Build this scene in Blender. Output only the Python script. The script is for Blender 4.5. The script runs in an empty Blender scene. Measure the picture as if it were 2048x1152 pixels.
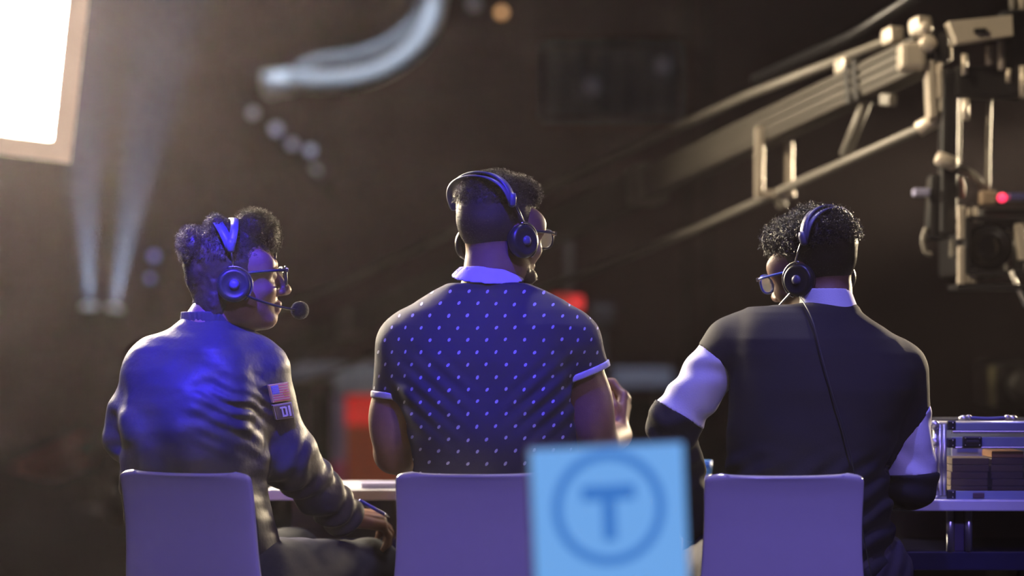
import bpy, bmesh, math, random
import numpy as np
from mathutils import Vector, Matrix, Euler

random.seed(7)
SC = bpy.context.scene
COL = SC.collection
PI = math.pi

# ------------------------------------------------------------------ camera
FPX = 4600.0            # focal length in pixels of the 2048 px wide frame
CAMY, CAMZ, HOR = -5.0, 1.06, 700.0
cam_data = bpy.data.cameras.new('camera')
cam = bpy.data.objects.new('camera', cam_data)
COL.objects.link(cam)
cam.location = (0, CAMY, CAMZ)
cam.rotation_euler = (PI / 2, 0, 0)
cam_data.sensor_width = 36.0
cam_data.lens = FPX / 2048 * 36.0
cam_data.shift_y = (HOR - 576) / 2048
cam_data.clip_start, cam_data.clip_end = 0.1, 200
cam_data.dof.use_dof = True
cam_data.dof.focus_distance = 4.98
cam_data.dof.aperture_fstop = 1.5
SC.camera = cam


def W(px, py, d=5.0):
    """World point seen at pixel (px, py) at depth d metres from the camera."""
    return Vector(((px - 1024) / FPX * d, CAMY + d, CAMZ + (HOR - py) / FPX * d))


# ------------------------------------------------------------------ world, lights, exposure
SC.view_settings.view_transform = 'Standard'
SC.view_settings.look = 'None'
SC.view_settings.exposure = 0.0
SC.view_settings.gamma = 1.0
SC.view_settings.use_curve_mapping = False
SC.cycles.use_denoising = True
SC.cycles.max_bounces = 8
SC.cycles.diffuse_bounces = 3
SC.cycles.glossy_bounces = 3
SC.cycles.transmission_bounces = 6
SC.cycles.transparent_max_bounces = 12
SC.cycles.volume_bounces = 0
SC.cycles.caustics_reflective = False
SC.cycles.caustics_refractive = False

world = bpy.data.worlds.new('dim_studio_air')
SC.world = world
world.use_nodes = True
world.node_tree.nodes['Background'].inputs[0].default_value = (0.55, 0.50, 0.56, 1)
world.node_tree.nodes['Background'].inputs[1].default_value = 0.014


def aim(o, target):
    o.rotation_euler = (Vector(target) - o.location).to_track_quat('-Z', 'Y').to_euler()


def lamp(name, kind, loc, target, color, power, size=0.3, size_y=None, angle=60, blend=0.3):
    l = bpy.data.lights.new(name, kind)
    l.color = color
    l.energy = power
    if kind == 'AREA':
        l.shape = 'RECTANGLE' if size_y else 'DISK'
        l.size = size
        if size_y:
            l.size_y = size_y
    else:
        l.shadow_soft_size = size
    if kind == 'SPOT':
        l.spot_size = math.radians(angle)
        l.spot_blend = blend
    o = bpy.data.objects.new(name, l)
    COL.objects.link(o)
    o.location = loc
    aim(o, target)
    return o


BLUE = (0.045, 0.03, 1.0)
WARM = (1.0, 0.80, 0.52)
# blue stage wash from high above, a little behind the desk
lamp('blue_back_spot', 'SPOT', (-0.85, -2.3, 3.9), (-0.70, -0.07, 1.15), BLUE, 4300, 0.035, angle=8.0, blend=0.5)
lamp('blue_back_spot', 'SPOT', (-0.25, -2.3, 3.9), (-0.06, -0.06, 1.18), BLUE, 1200, 0.035, angle=9.0, blend=0.7)
lamp('blue_back_spot', 'SPOT', (0.25, -1.55, 4.6), (0.60, 0.05, 1.20), (0.20, 0.19, 1.0), 430, 0.05, angle=17, blend=0.7)
lamp('blue_floor_wash', 'SPOT', (1.6, -6.0, 5.0), (0.3, -3.2, 0.0), (0.31, 0.225, 1.0), 1150, 0.25, angle=70, blend=0.6)
# warm stage key from high beyond the desk, out of frame on the right
lamp('warm_stage_key', 'SPOT', (3.35, 3.9, 2.0), (0.10, 0.0, 1.05), WARM, 1350, 0.2, angle=23, blend=0.4)
lamp('warm_face_light', 'SPOT', (2.38, 4.6, 1.9), (-0.28, 0.1, 1.16), WARM, 1400, 0.15, angle=11, blend=0.3)
# a warm spot from the left rig that picks out the crane
lamp('warm_crane_light', 'SPOT', (-2.6, -1.0, 5.2), (1.2, 1.6, 1.85), WARM, 1900, 0.15, angle=26, blend=0.7)
# added fill lamps, unseen: dim reddish for the rear wall, cool for the gear
lamp('rear_red_fill', 'AREA', (-5.5, 15.0, 6.6), (-5.0, 20.0, 1.0), (1.0, 0.55, 0.55), 110, 2.5)
lamp('rear_gear_fill', 'SPOT', (0.4, 7.6, 6.2), (0.0, 9.7, 0.5), (0.85, 0.88, 1.0), 700, 0.3, angle=62, blend=0.8)
lamp('desk_light', 'SPOT', (0.45, 1.15, 3.7), (0.5, 0.52, 0.72), (0.92, 0.85, 1.0), 190, 0.12, angle=52, blend=0.8)
# ------------------------------------------------------------------ materials
MATS = {}


def mat(name, base=(0.5, 0.5, 0.5), rough=0.5, metal=0.0, spec=0.5, noise=0.12, nscale=40.0, bump=0.0, bscale=200.0,
        sheen=0.0, coat=0.0, emit=None, estr=0.0, alpha=1.0, trans=0.0, stretch=None):
    """A procedural principled material with a little noise in colour, gloss and relief."""
    if name in MATS:
        return MATS[name]
    m = bpy.data.materials.new(name)
    m.use_nodes = True
    nt = m.node_tree
    b = nt.nodes['Principled BSDF']
    b.inputs['Roughness'].default_value = rough
    b.inputs['Metallic'].default_value = metal
    b.inputs['Specular IOR Level'].default_value = spec
    b.inputs['Sheen Weight'].default_value = sheen
    b.inputs['Coat Weight'].default_value = coat
    b.inputs['Transmission Weight'].default_value = trans
    b.inputs['Alpha'].default_value = alpha
    tc = nt.nodes.new('ShaderNodeTexCoord')
    mp = nt.nodes.new('ShaderNodeMapping')
    nt.links.new(tc.outputs['Object'], mp.inputs['Vector'])
    if stretch:
        mp.inputs['Scale'].default_value = stretch
    n = nt.nodes.new('ShaderNodeTexNoise')
    n.inputs['Scale'].default_value = nscale
    n.inputs['Detail'].default_value = 4
    nt.links.new(mp.outputs['Vector'], n.inputs['Vector'])
    mx = nt.nodes.new('ShaderNodeMix')
    mx.data_type = 'RGBA'
    nt.links.new(n.outputs['Fac'], mx.inputs[0])
    mx.inputs[6].default_value = (*[c * (1 - noise) for c in base], 1)
    mx.inputs[7].default_value = (*[min(1, c * (1 + noise)) for c in base], 1)
    nt.links.new(mx.outputs[2], b.inputs['Base Color'])
    if bump:
        n2 = nt.nodes.new('ShaderNodeTexNoise')
        n2.inputs['Scale'].default_value = bscale
        n2.inputs['Detail'].default_value = 3
        nt.links.new(mp.outputs['Vector'], n2.inputs['Vector'])
        bp = nt.nodes.new('ShaderNodeBump')
        bp.inputs['Strength'].default_value = bump
        bp.inputs['Distance'].default_value = 0.01
        nt.links.new(n2.outputs['Fac'], bp.inputs['Height'])
        nt.links.new(bp.outputs['Normal'], b.inputs['Normal'])
    if emit:
        b.inputs['Emission Color'].default_value = (*emit, 1)
        b.inputs['Emission Strength'].default_value = estr
    MATS[name] = m
    return m


def thin_glass(name, tint, gloss=0.10, haze=0.0):
    """Clear sheet: lets light straight through, with a mirror-like sheen."""
    if name in MATS:
        return MATS[name]
    m = bpy.data.materials.new(name)
    m.use_nodes = True
    nt = m.node_tree
    N, L = nt.nodes, nt.links
    N.remove(N['Principled BSDF'])
    t, g, d = N.new('ShaderNodeBsdfTransparent'), N.new('ShaderNodeBsdfGlossy'), N.new('ShaderNodeBsdfDiffuse')
    t.inputs[0].default_value = (*tint, 1)
    g.inputs['Roughness'].default_value = 0.04
    lw = N.new('ShaderNodeLayerWeight')
    lw.inputs[0].default_value = gloss * 2
    a, b = N.new('ShaderNodeMixShader'), N.new('ShaderNodeMixShader')
    L.new(lw.outputs['Fresnel'], a.inputs[0])
    L.new(t.outputs[0], a.inputs[1])
    L.new(g.outputs[0], a.inputs[2])
    b.inputs[0].default_value = haze
    L.new(a.outputs[0], b.inputs[1])
    L.new(d.outputs[0], b.inputs[2])
    L.new(b.outputs[0], N['Material Output'].inputs['Surface'])
    MATS[name] = m
    return m


# ------------------------------------------------------------------ object helpers
def tag(o, label=None, cat=None, group=None, kind=None):
    if label:
        o['label'] = label
    if cat:
        o['category'] = cat
    if group:
        o['group'] = group
    if kind:
        o['kind'] = kind
    return o


def empty(name, loc, label, cat, group=None, rz=0.0):
    o = bpy.data.objects.new(name, None)
    o.empty_display_size = 0.05
    COL.objects.link(o)
    o.location = loc
    o.rotation_euler = (0, 0, rz)
    tag(o, label, cat, group)
    return o


def link_mesh(name, me, m, parent=None, smooth=False, local=False):
    """Link a mesh given in world coordinates (or in the parent's when local) under parent."""
    o = bpy.data.objects.new(name, me)
    COL.objects.link(o)
    if m is not None:
        for mm in (m if isinstance(m, (list, tuple)) else [m]):
            me.materials.append(mm)
    if smooth:
        me.polygons.foreach_set('use_smooth', [True] * len(me.polygons))
    if parent is not None:
        o.parent = parent
        if not local:
            o.matrix_parent_inverse = world_of(parent).inverted()
    return o


def world_of(o):
    mw = Matrix.LocRotScale(o.location, o.rotation_euler, o.scale)
    if o.parent is not None:
        return world_of(o.parent) @ o.matrix_parent_inverse @ mw
    return mw


class MB:
    """Collects boxes, tubes, lathes and prisms into one mesh."""

    def __init__(self):
        self.bm = bmesh.new()

    def _take(self, verts, faces, mi=0, smooth=False):
        vs = [self.bm.verts.new(v) for v in verts]
        for f in faces:
            try:
                fc = self.bm.faces.new([vs[i] for i in f])
                fc.material_index = mi
                fc.smooth = smooth
            except ValueError:
                pass
        return vs

    def box(self, c, s, rot=None, bev=0.0, mi=0):
        x, y, z = s[0] / 2, s[1] / 2, s[2] / 2
        R = rot if rot is not None else Matrix.Identity(3)
        tmp = bmesh.new()
        bmesh.ops.create_cube(tmp, size=1.0)
        for v in tmp.verts:
            v.co = Vector((v.co.x * 2 * x, v.co.y * 2 * y, v.co.z * 2 * z))
        if bev > 0:
            bmesh.ops.bevel(tmp, geom=list(tmp.edges), offset=min(bev, x * .95, y * .95, z * .95), segments=2, affect='EDGES', profile=0.6)
        tmp.verts.index_update()
        vs = [R @ v.co + Vector(c) for v in tmp.verts]
        fs = [[v.index for v in f.verts] for f in tmp.faces]
        tmp.free()
        self._take(vs, fs, mi)
        return self

    def beam(self, a, b, w, h, up=(0, 0, 1), bev=0.0, mi=0):
        """A rectangular bar from a to b, w across and h along up."""
        a, b = Vector(a), Vector(b)
        y = (b - a).normalized()
        x = y.cross(Vector(up)).normalized()
        z = x.cross(y)
        R = Matrix((x, y, z)).transposed()
        return self.box((a + b) / 2, (w, (b - a).length, h), R, bev, mi)

    def tube(self, pts, r, n=12, caps=True, mi=0, closed=False):
        pts = [Vector(p) for p in pts]
        m = len(pts)
        rs = r if isinstance(r, (list, tuple)) else [r] * m
        t0 = (pts[1] - pts[0]).normalized()
        ref = Vector((0, 0, 1)) if abs(t0.z) < 0.9 else Vector((1, 0, 0))
        nrm = t0.cross(ref).normalized()
        vs, fs = [], []
        for i, p in enumerate(pts):
            if closed:
                t = (pts[(i + 1) % m] - pts[i - 1]).normalized()
            else:
                t = (pts[min(i + 1, m - 1)] - pts[max(i - 1, 0)]).normalized()
            nrm = (nrm - t * nrm.dot(t)).normalized()
            bn = t.cross(nrm)
            for k in range(n):
                a = 2 * PI * k / n
                vs.append(p + (nrm * math.cos(a) + bn * math.sin(a)) * rs[i])
        for i in range(m if closed else m - 1):
            j = (i + 1) % m
            for k in range(n):
                fs.append([i * n + k, i * n + (k + 1) % n, j * n + (k + 1) % n, j * n + k])
        if caps and not closed:
            fs.append(list(range(n))[::-1])
            fs.append(list(range((m - 1) * n, m * n)))
        self._take(vs, fs, mi, True)
        return self

    def lathe(self, c, axis, prof, n=32, mi=0):
        """Revolve (radius, height) pairs about axis through c."""
        ax = Vector(axis).normalized()
        ref = Vector((0, 0, 1)) if abs(ax.z) < 0.9 else Vector((1, 0, 0))
        u = ax.cross(ref).normalized()
        v = ax.cross(u)
        vs, fs = [], []
        for r, h in prof:
            for k in range(n):
                a = 2 * PI * k / n
                vs.append(Vector(c) + ax * h + (u * math.cos(a) + v * math.sin(a)) * max(r, 1e-5))
        for i in range(len(prof) - 1):
            for k in range(n):
                fs.append([i * n + k, i * n + (k + 1) % n, (i + 1) * n + (k + 1) % n, (i + 1) * n + k])
        fs.append(list(range(n))[::-1])
        fs.append(list(range((len(prof) - 1) * n, len(prof) * n)))
        self._take(vs, fs, mi, True)
        return self

    def prism(self, poly, o, u, v, depth, mi=0):
        """Extrude the 2-D polygon poly, laid out on (u, v) at o, by depth along u x v."""
        o, u, v = Vector(o), Vector(u), Vector(v)
        nrm = u.cross(v).normalized() * depth
        n = len(poly)
        vs = [o + u * a + v * b for a, b in poly] + [o + u * a + v * b + nrm for a, b in poly]
        fs = [list(range(n))[::-1], list(range(n, 2 * n))]
        fs += [[i, (i + 1) % n, n + (i + 1) % n, n + i] for i in range(n)]
        self._take(vs, fs, mi)
        return self

    def build(self, name, m, parent=None, local=False):
        bmesh.ops.recalc_face_normals(self.bm, faces=list(self.bm.faces))
        me = bpy.data.meshes.new(name)
        self.bm.to_mesh(me)
        self.bm.free()
        return link_mesh(name, me, m, parent, local=local)


def arc(c, u, v, r, a0, a1, n=16):
    c, u, v = Vector(c), Vector(u), Vector(v)
    return [c + (u * math.cos(a0 + (a1 - a0) * i / n) + v * math.sin(a0 + (a1 - a0) * i / n)) * r for i in range(n + 1)]


def bez(p0, p1, p2, p3, n=14):
    p0, p1, p2, p3 = map(Vector, (p0, p1, p2, p3))
    out = []
    for i in range(n + 1):
        t = i / n
        out.append(p0 * (1 - t) ** 3 + p1 * 3 * t * (1 - t) ** 2 + p2 * 3 * t * t * (1 - t) + p3 * t ** 3)
    return out


def spline(pts, n=8):
    """Catmull-Rom through pts."""
    P = [Vector(p) for p in pts]
    P = [P[0] * 2 - P[1]] + P + [P[-1] * 2 - P[-2]]
    out = []
    for i in range(1, len(P) - 2):
        for k in range(n):
            t = k / n
            a, b, c, d = P[i - 1], P[i], P[i + 1], P[i + 2]
            out.append(0.5 * ((2 * b) + (c - a) * t + (2 * a - 5 * b + 4 * c - d) * t * t + (3 * b - a - 3 * c + d) * t ** 3))
    out.append(P[-2])
    return out
# ------------------------------------------------------------------ the studio
m_floor = mat('black_studio_floor', (0.007, 0.0065, 0.008), 0.85, spec=0.12, noise=0.4, nscale=3, bump=0.05, bscale=30)
m_wall = mat('dark_studio_wall', (0.060, 0.042, 0.043), 0.85, noise=0.35, nscale=1.2)


def struct(name, c, s, m):
    o = MB().box(c, s).build(name, m)
    o['kind'] = 'structure'
    return o


struct('floor', (0, 7.5, -0.05), (22, 32, 0.1), m_floor)
struct('wall_back', (0, 22.1, 3.5), (22, 0.2, 7), m_wall)
struct('wall_left', (-10.9, 7.5, 3.5), (0.2, 29, 7), m_wall)
struct('wall_right', (10.9, 7.5, 3.5), (0.2, 29, 7), m_wall)

# thin haze filling the whole studio
hz = MB().box((0, 7.5, 4.0), (24, 34, 8.6)).build('haze', None)
hm = bpy.data.materials.new('thin_stage_haze')
hm.use_nodes = True
nt = hm.node_tree
nt.nodes.remove(nt.nodes['Principled BSDF'])
vs = nt.nodes.new('ShaderNodeVolumeScatter')
vs.inputs['Color'].default_value = (0.94, 0.815, 0.90, 1)
vs.inputs['Density'].default_value = 0.0020
vs.inputs['Anisotropy'].default_value = 0.76
nt.links.new(vs.outputs[0], nt.nodes['Material Output'].inputs['Volume'])
hz.data.materials.append(hm)
tag(hz, 'thin brownish stage haze hanging in the whole studio', 'haze', kind='stuff')

# softbox at the upper left
m_black = mat('black_painted_metal', (0.012, 0.012, 0.013), 0.45, 0.3)
m_sfab = mat('softbox_fabric', (0.55, 0.47, 0.40), 0.8, noise=0.1, bump=0.2, bscale=60, emit=(1.0, 0.72, 0.52), estr=0.42)  # emission stands in for lamp light coming through the fabric
m_glow = mat('softbox_diffuser', (0.9, 0.9, 0.9), 0.6, emit=(1.0, 0.84, 0.60), estr=130.0)


def softbox():
    c0 = W(118, 317, 7.6)                   # lower right outer corner
    e2 = Vector((0.155, -0.25, 0.94)).normalized()
    e1 = Vector((-0.96, -0.19, 0.11))
    e1 = (e1 - e2 * e1.dot(e2)).normalized()
    nrm = e1.cross(e2).normalized()
    if nrm.y > 0:
        nrm = -nrm                          # faces the camera
    w, h, rim = 1.11, 1.46, 0.068
    P = lambda a, b, n=0.0: c0 + e1 * a + e2 * b + nrm * n
    root = empty('softbox', (P(w / 2, 0).x, P(w / 2, 0).y + 0.3, 0), 'large glowing white rectangular softbox at the upper left edge', 'studio light')
    mb = MB()
    # a rim of fabric round the diffuser, deeper than it
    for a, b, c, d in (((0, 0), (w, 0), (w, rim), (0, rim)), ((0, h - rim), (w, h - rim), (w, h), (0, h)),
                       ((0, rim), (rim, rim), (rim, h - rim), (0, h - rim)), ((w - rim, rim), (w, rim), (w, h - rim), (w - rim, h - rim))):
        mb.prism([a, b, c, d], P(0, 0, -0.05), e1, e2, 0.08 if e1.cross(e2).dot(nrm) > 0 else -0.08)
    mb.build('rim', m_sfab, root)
    mb = MB()
    mb.prism([(rim * .9, rim * .9), (w - rim * .9, rim * .9), (w - rim * .9, h - rim * .9), (rim * .9, h - rim * .9)], P(0, 0, -0.004), e1, e2, 0.004 if e1.cross(e2).dot(nrm) > 0 else -0.004)
    mb.build('diffuser', m_glow, root)
    mb = MB()                               # tapering back
    fr = [P(0, 0, -.05), P(w, 0, -.05), P(w, h, -.05), P(0, h, -.05)]
    cc = P(w / 2, h / 2, -0.5)
    bk = [cc + e1 * a + e2 * b for a, b in ((-.09, -.09), (.09, -.09), (.09, .09), (-.09, .09))]
    mb._take(fr + bk, [[0, 1, 5, 4], [1, 2, 6, 5], [2, 3, 7, 6], [3, 0, 4, 7], [4, 5, 6, 7]])
    mb.build('back_shell', mat('softbox_back', (0.02, 0.02, 0.02), 0.7), root)
    mb = MB().lathe(cc - nrm * 0.02, -nrm, [(0.085, 0), (0.095, 0.05), (0.095, 0.28), (0.07, 0.33)])
    mb.build('lamp_head', m_black, root)
    top = cc - nrm * 0.15
    root.location = (top.x, top.y, 0)
    st = MB().tube([(top.x, top.y, 0.25), top + Vector((0, 0, -0.08))], 0.016)
    st.build('stand_pole', m_black, root)
    for k in range(3):
        a = 2 * PI * k / 3 + 0.4
        MB().tube([(top.x, top.y, 0.62), (top.x + math.cos(a) * .45, top.y + math.sin(a) * .45, 0.014)], 0.012).build('leg', m_black, root)
    return root


softbox()
# ------------------------------------------------------------------ things far behind the desk
m_alu = mat('brushed_aluminium', (0.55, 0.54, 0.52), 0.38, 0.9, noise=0.15, nscale=12, stretch=(1, 1, 20))
m_grey = mat('grey_painted_metal', (0.15, 0.14, 0.125), 0.5, 0.2, noise=0.15)
m_dark = mat('dark_grey_plastic', (0.03, 0.03, 0.032), 0.45)
m_rubber = mat('black_rubber', (0.01, 0.01, 0.01), 0.6)


def lens_mat(name, col, s):
    return mat(name, (0.8, 0.8, 0.8), 0.3, emit=col, estr=s)


def stage_lamp(name, p, axis, r, col, s, label, cat='stage light', group=None, floor=True, beam=None, drop=True):
    """A small round stage lamp: can, glowing lens, yoke and a stand or hanging clamp."""
    p, axis = Vector(p), Vector(axis).normalized()
    base = Vector((p.x, p.y, 0)) - Vector((axis.x, axis.y, 0)) * 2 * r
    root = empty(name, base if floor else p, label, cat, group)
    MB().lathe(p - axis * r * 0.12, -axis, [(r * 1.12, 0.0), (r * 1.14, r * .1), (r * 1.12, r * 1.3), (r * .8, r * 2.2), (r * .3, r * 2.5)]).build('can', m_dark, root)
    MB().lathe(p, axis, [(r, -0.01), (r, 0.0), (r * .75, r * .18), (r * .3, r * .27)]).build('lens', lens_mat('lens_%s' % name + str(round(s, 2)), col, s), root)
    side = axis.cross(Vector((0, 0, 1)))
    side = side.normalized() if side.length > 0.1 else Vector((1, 0, 0))
    mid = p - axis * r * 1.2
    dn = Vector((0, 0, -1 if floor else 1))
    yk = [mid + side * r * 1.25, mid + side * r * 1.3 + dn * r * 1.6, mid - side * r * 1.3 + dn * r * 1.6, mid - side * r * 1.25]
    MB().tube(yk, r * .1, 8).build('yoke', m_dark, root)
    if floor:
        q = mid + dn * r * 1.6
        MB().tube([(q.x, q.y, 0.03), q], r * .16, 10).build('stand_pole', m_dark, root)
        MB().lathe((q.x, q.y, 0), (0, 0, 1), [(r * 1.6, 0), (r * 1.6, 0.02), (r * .3, 0.04)]).build('base', m_dark, root)
    else:
        q = mid + dn * r * 1.6
        MB().tube([q, q + dn * 0.18], r * .15, 10).build('clamp', m_dark, root)
        if drop:
            MB().tube([q + dn * .17, (q.x, q.y, 7.0)], .010, 8).build('drop_pipe', m_dark, root)
    if beam:
        pw, ang = beam
        l = bpy.data.lights.new('beam', 'SPOT')
        l.color, l.energy, l.spot_size, l.spot_blend, l.shadow_soft_size = (0.55, 0.75, 1.0), pw, math.radians(ang), 0.6, r * .5
        lo = bpy.data.objects.new('beam', l)
        COL.objects.link(lo)
        lo.location = p + axis * r * 0.5
        lo.rotation_euler = axis.to_track_quat('-Z', 'Y').to_euler()
        lo.parent = root
        lo.matrix_parent_inverse = world_of(root).inverted()
    return root


# two beam lights sending blue-white shafts up through the haze
stage_lamp('beam_light', W(179, 612, 15.0), (0.02, -0.28, 1), 0.055, (0.45, 0.65, 1.0), 0.22, 'left one of the two beam lights shining upwards, with the brighter lens', group='upward beam lights', beam=(90000, 20))
stage_lamp('beam_light', W(229, 616, 15.0), (0.22, -0.28, 1), 0.055, (0.45, 0.62, 1.0), 0.10, 'right one of the two beam lights shining upwards, with the dimmer lens', group='upward beam lights', beam=(90000, 20))
# two small blue lamps by the jacket
stage_lamp('blue_lamp', W(308, 512, 16.0), (0, -1, 0.1), 0.03, (0.08, 0.06, 1.0), 0.5, 'upper one of two small dim blue lamps beside the beam lights', group='small blue lamps')
stage_lamp('blue_lamp', W(300, 556, 16.3), (0, -1, 0.1), 0.024, (0.08, 0.06, 1.0), 0.45, 'lower one of two small dim blue lamps beside the beam lights', group='small blue lamps')
# amber lamp at the top
stage_lamp('amber_lamp', W(1003, 25, 17.0), (0, -1, -0.1), 0.035, (1.0, 0.52, 0.22), 1.1, 'small round amber lamp glowing right of the curved truss', floor=False)
# a rising row of pale lamps on a slanted bar
bar_a, bar_b = W(470, 185, 17.5), W(665, 395, 17.0)
br = empty('lamp_bar', (bar_a + bar_b) / 2, 'slanted dark pipe carrying the row of pale blue lamps', 'lighting bar')
MB().tube([bar_a + Vector((0, .09, .02)), bar_b + Vector((0, .09, .02))], 0.022).build('pipe', m_black, br)
for t in (0.0, 1.0):
    q = bar_a.lerp(bar_b, t) + Vector((0, .09, .02))
    MB().tube([q, (q.x, q.y, 7.0)], 0.006, 6).build('hanging_wire', m_black, br)
words = ['topmost', 'second from the top', 'third from the top', 'fourth from the top', 'lowest and dimmest']
for i, (px, py, s, r) in enumerate(((506, 226, .24, .036), (552, 258, .38, .042), (584, 288, .30, .036), (621, 301, .36, .036), (630, 342, .08, .036))):
    stage_lamp('pale_lamp', W(px, py, 17.0 + .05 * i), (0.05, -1, -0.12), r, (0.55, 0.58, 1.0), s, 'pale blue lamp on the slanted bar, %s of five' % words[i], group='pale lamps on the slanted bar', floor=False, drop=False)


# curved lighting truss hanging high up, catching blue-white light
def curved_truss():
    lo = [(538, 178), (570, 160), (640, 162), (712, 156), (775, 135), (826, 98), (858, 52), (872, 0), (876, -60)]
    up = [(600, 138), (640, 122), (710, 112), (775, 88), (822, 52), (846, 15), (856, -40), (858, -90)]
    L = spline([W(x, y, 16.0 + .1 * i) for i, (x, y) in enumerate(lo)], 6)
    U = spline([W(x, y, 16.5 + .1 * i) for i, (x, y) in enumerate(up)], 6)
    root = empty('curved_truss', L[len(L) // 2], 'curved metal lighting truss hanging above, bright along its lower tube', 'truss')
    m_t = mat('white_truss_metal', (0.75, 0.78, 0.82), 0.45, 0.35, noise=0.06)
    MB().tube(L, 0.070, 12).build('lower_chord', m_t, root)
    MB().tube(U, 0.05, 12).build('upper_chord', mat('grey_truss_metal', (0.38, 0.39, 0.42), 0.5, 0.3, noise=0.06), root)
    n = 15
    for k in range(n):
        a = L[int((len(L) - 1) * (k + .4) / n)]
        b = U[int((len(U) - 1) * (k + (.1 if k % 2 else .8)) / n)]
        MB().tube([a, b], 0.010, 8).build('brace', m_grey, root)
    MB().lathe(L[4], (1, 0, 0.1), [(0.08, -.11), (0.088, -.09), (0.088, .09), (0.08, .11)]).build('end_coupler', m_t, root)
    for q in (U[6], U[-6]):
        MB().tube([q, (q.x, q.y, 7.0)], 0.008, 6).build('hanging_wire', m_black, root)
    l = lamp('truss_wash', 'SPOT', (-3.2, 7.2, 6.6), W(740, 110, 16.3), (0.72, 0.82, 1.0), 1900, 0.1, angle=16, blend=0.5)
    return root


curved_truss()

# dim hanging scrim with two lamps near it
m_scrim = mat('blue_grey_scrim', (0.26, 0.34, 0.52), 0.9, noise=0.2, nscale=2)
sc = MB()
a, b = W(1085, 238, 19.0), W(1362, 238, 19.0)
n = 24
vs_, fs_ = [], []
for i in range(n + 1):
    p = a.lerp(b, i / n)
    dy = 0.03 * math.sin(i * 1.7)
    vs_ += [p + Vector((0, dy, 0)), p + Vector((0, dy, 0.62))]
    vs_ += [p + Vector((0, dy + .02, 0)), p + Vector((0, dy + .02, 0.62))]
for i in range(n):
    o = 4 * i
    fs_ += [[o, o + 4, o + 5, o + 1], [o + 2, o + 3, o + 7, o + 6], [o, o + 2, o + 6, o + 4], [o + 1, o + 5, o + 7, o + 3]]
sc._take(vs_, fs_)
o = empty('hanging_scrim', (a + b) / 2, 'dim blue grey cloth border hanging near the back wall', 'stage cloth')
sc.build('cloth', m_scrim, o)
MB().tube([a + Vector((-.1, .01, .64)), b + Vector((.1, .01, .64))], 0.03).build('batten', m_black, o)
for q in (a, b):
    MB().tube([(q.x, q.y + .01, q.z + .64), (q.x, q.y + .01, 7.0)], 0.008, 6).build('hanging_wire', m_black, o)
stage_lamp('dim_lamp', W(1185, 172, 18.5), (0, -1, -.05), 0.06, (0.45, 0.6, 1.0), 0.03, 'dim bluish lamp in front of the hanging scrim', floor=False)
stage_lamp('dim_lamp', W(1326, 132, 18.5), (0, -1, -.05), 0.055, (0.5, 0.65, 1.0), 0.035, 'dim bluish lamp right of the hanging scrim, higher up', floor=False)
stage_lamp('dim_lamp', W(948, 8, 18.0), (0, -1, -.05), 0.05, (0.6, 0.65, 1.0), 0.06, 'dim grey blue lamp left of the amber lamp at the top edge', floor=False)

# dark lighting tower at the back
tw = empty('lighting_tower', W(1395, 1000, 20.5).xy.to_3d(), 'slim dark scaffold tower rising at the back, right of the scrim', 'tower')
tx, ty = tw.location.x, tw.location.y
for sx in (-1, 1):
    for sy in (-1, 1):
        MB().tube([(tx + sx * .1, ty + sy * .1, 0), (tx + sx * .1, ty + sy * .1, 5.2)], 0.028, 8).build('upright', m_black, tw)
for k in range(13):
    z = 0.3 + k * 0.4
    MB().tube([(tx - .1, ty - .1, z), (tx + .1, ty - .1, z + (.4 if k % 2 else 0)), (tx + .1, ty + .1, z)], 0.014, 6).build('brace', m_black, tw)


# red standing panel in a pale frame, far behind
def red_panel():
    d = 14.0
    a, b = W(668, 1010, d), W(800, 1010, d)
    zt, zm = W(700, 790, d).z, W(700, 850, d).z
    root = empty('standing_panel', ((a.x + b.x) / 2, a.y, 0), 'red and brown standing panel in a pale frame behind the desk', 'panel')
    m_red = mat('red_panel_face', (0.62, 0.03, 0.02), 0.5, emit=(1.0, 0.045, 0.035), estr=0.34, noise=0.05)  # emission added to brighten the red face, which is no lamp
    m_brown = mat('rust_panel_face', (0.30, 0.06, 0.02), 0.6, emit=(1.0, 0.2, 0.06), estr=0.06, noise=0.1)  # faint glow put into the rust face too, nothing lights it from inside
    m_pale = mat('pale_lilac_frame', (0.34, 0.24, 0.34), 0.6)
    cx, w = (a.x + b.x) / 2, b.x - a.x
    x0 = a.x + .075
    MB().prism([(x0, zm), (b.x, zm), (b.x, zt), (x0, zt)], (0, a.y, 0), (1, 0, 0), (0, 0, 1), 0.02).build('brightened_red_field', m_red, root)
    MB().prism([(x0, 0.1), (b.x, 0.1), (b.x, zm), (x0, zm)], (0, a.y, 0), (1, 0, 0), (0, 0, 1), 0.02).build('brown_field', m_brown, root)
    MB().box((a.x + .03, a.y, zt / 2), (0.08, 0.08, zt), bev=.01).build('frame_post', m_pale, root)
    MB().box((b.x + .03, a.y, zt / 2), (0.06, 0.08, zt), bev=.01).build('frame_post', m_pale, root)
    MB().box((cx + .03, a.y, zt + .075), (w + .05, 0.09, 0.15), bev=.015).build('header', mat('pale_grey_header', (0.42, 0.42, 0.44), 0.5), root)
    MB().box((a.x + .03, a.y - .05, W(0, 945, d).z), (0.075, 0.03, 0.13), bev=.006).build('pink_label', mat('pink_label', (0.7, 0.10, 0.20), 0.6), root)
    MB().box((cx + .03, a.y, 0.05), (w + .15, 0.35, 0.1), bev=.02).build('base', m_black, root)


red_panel()


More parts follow.
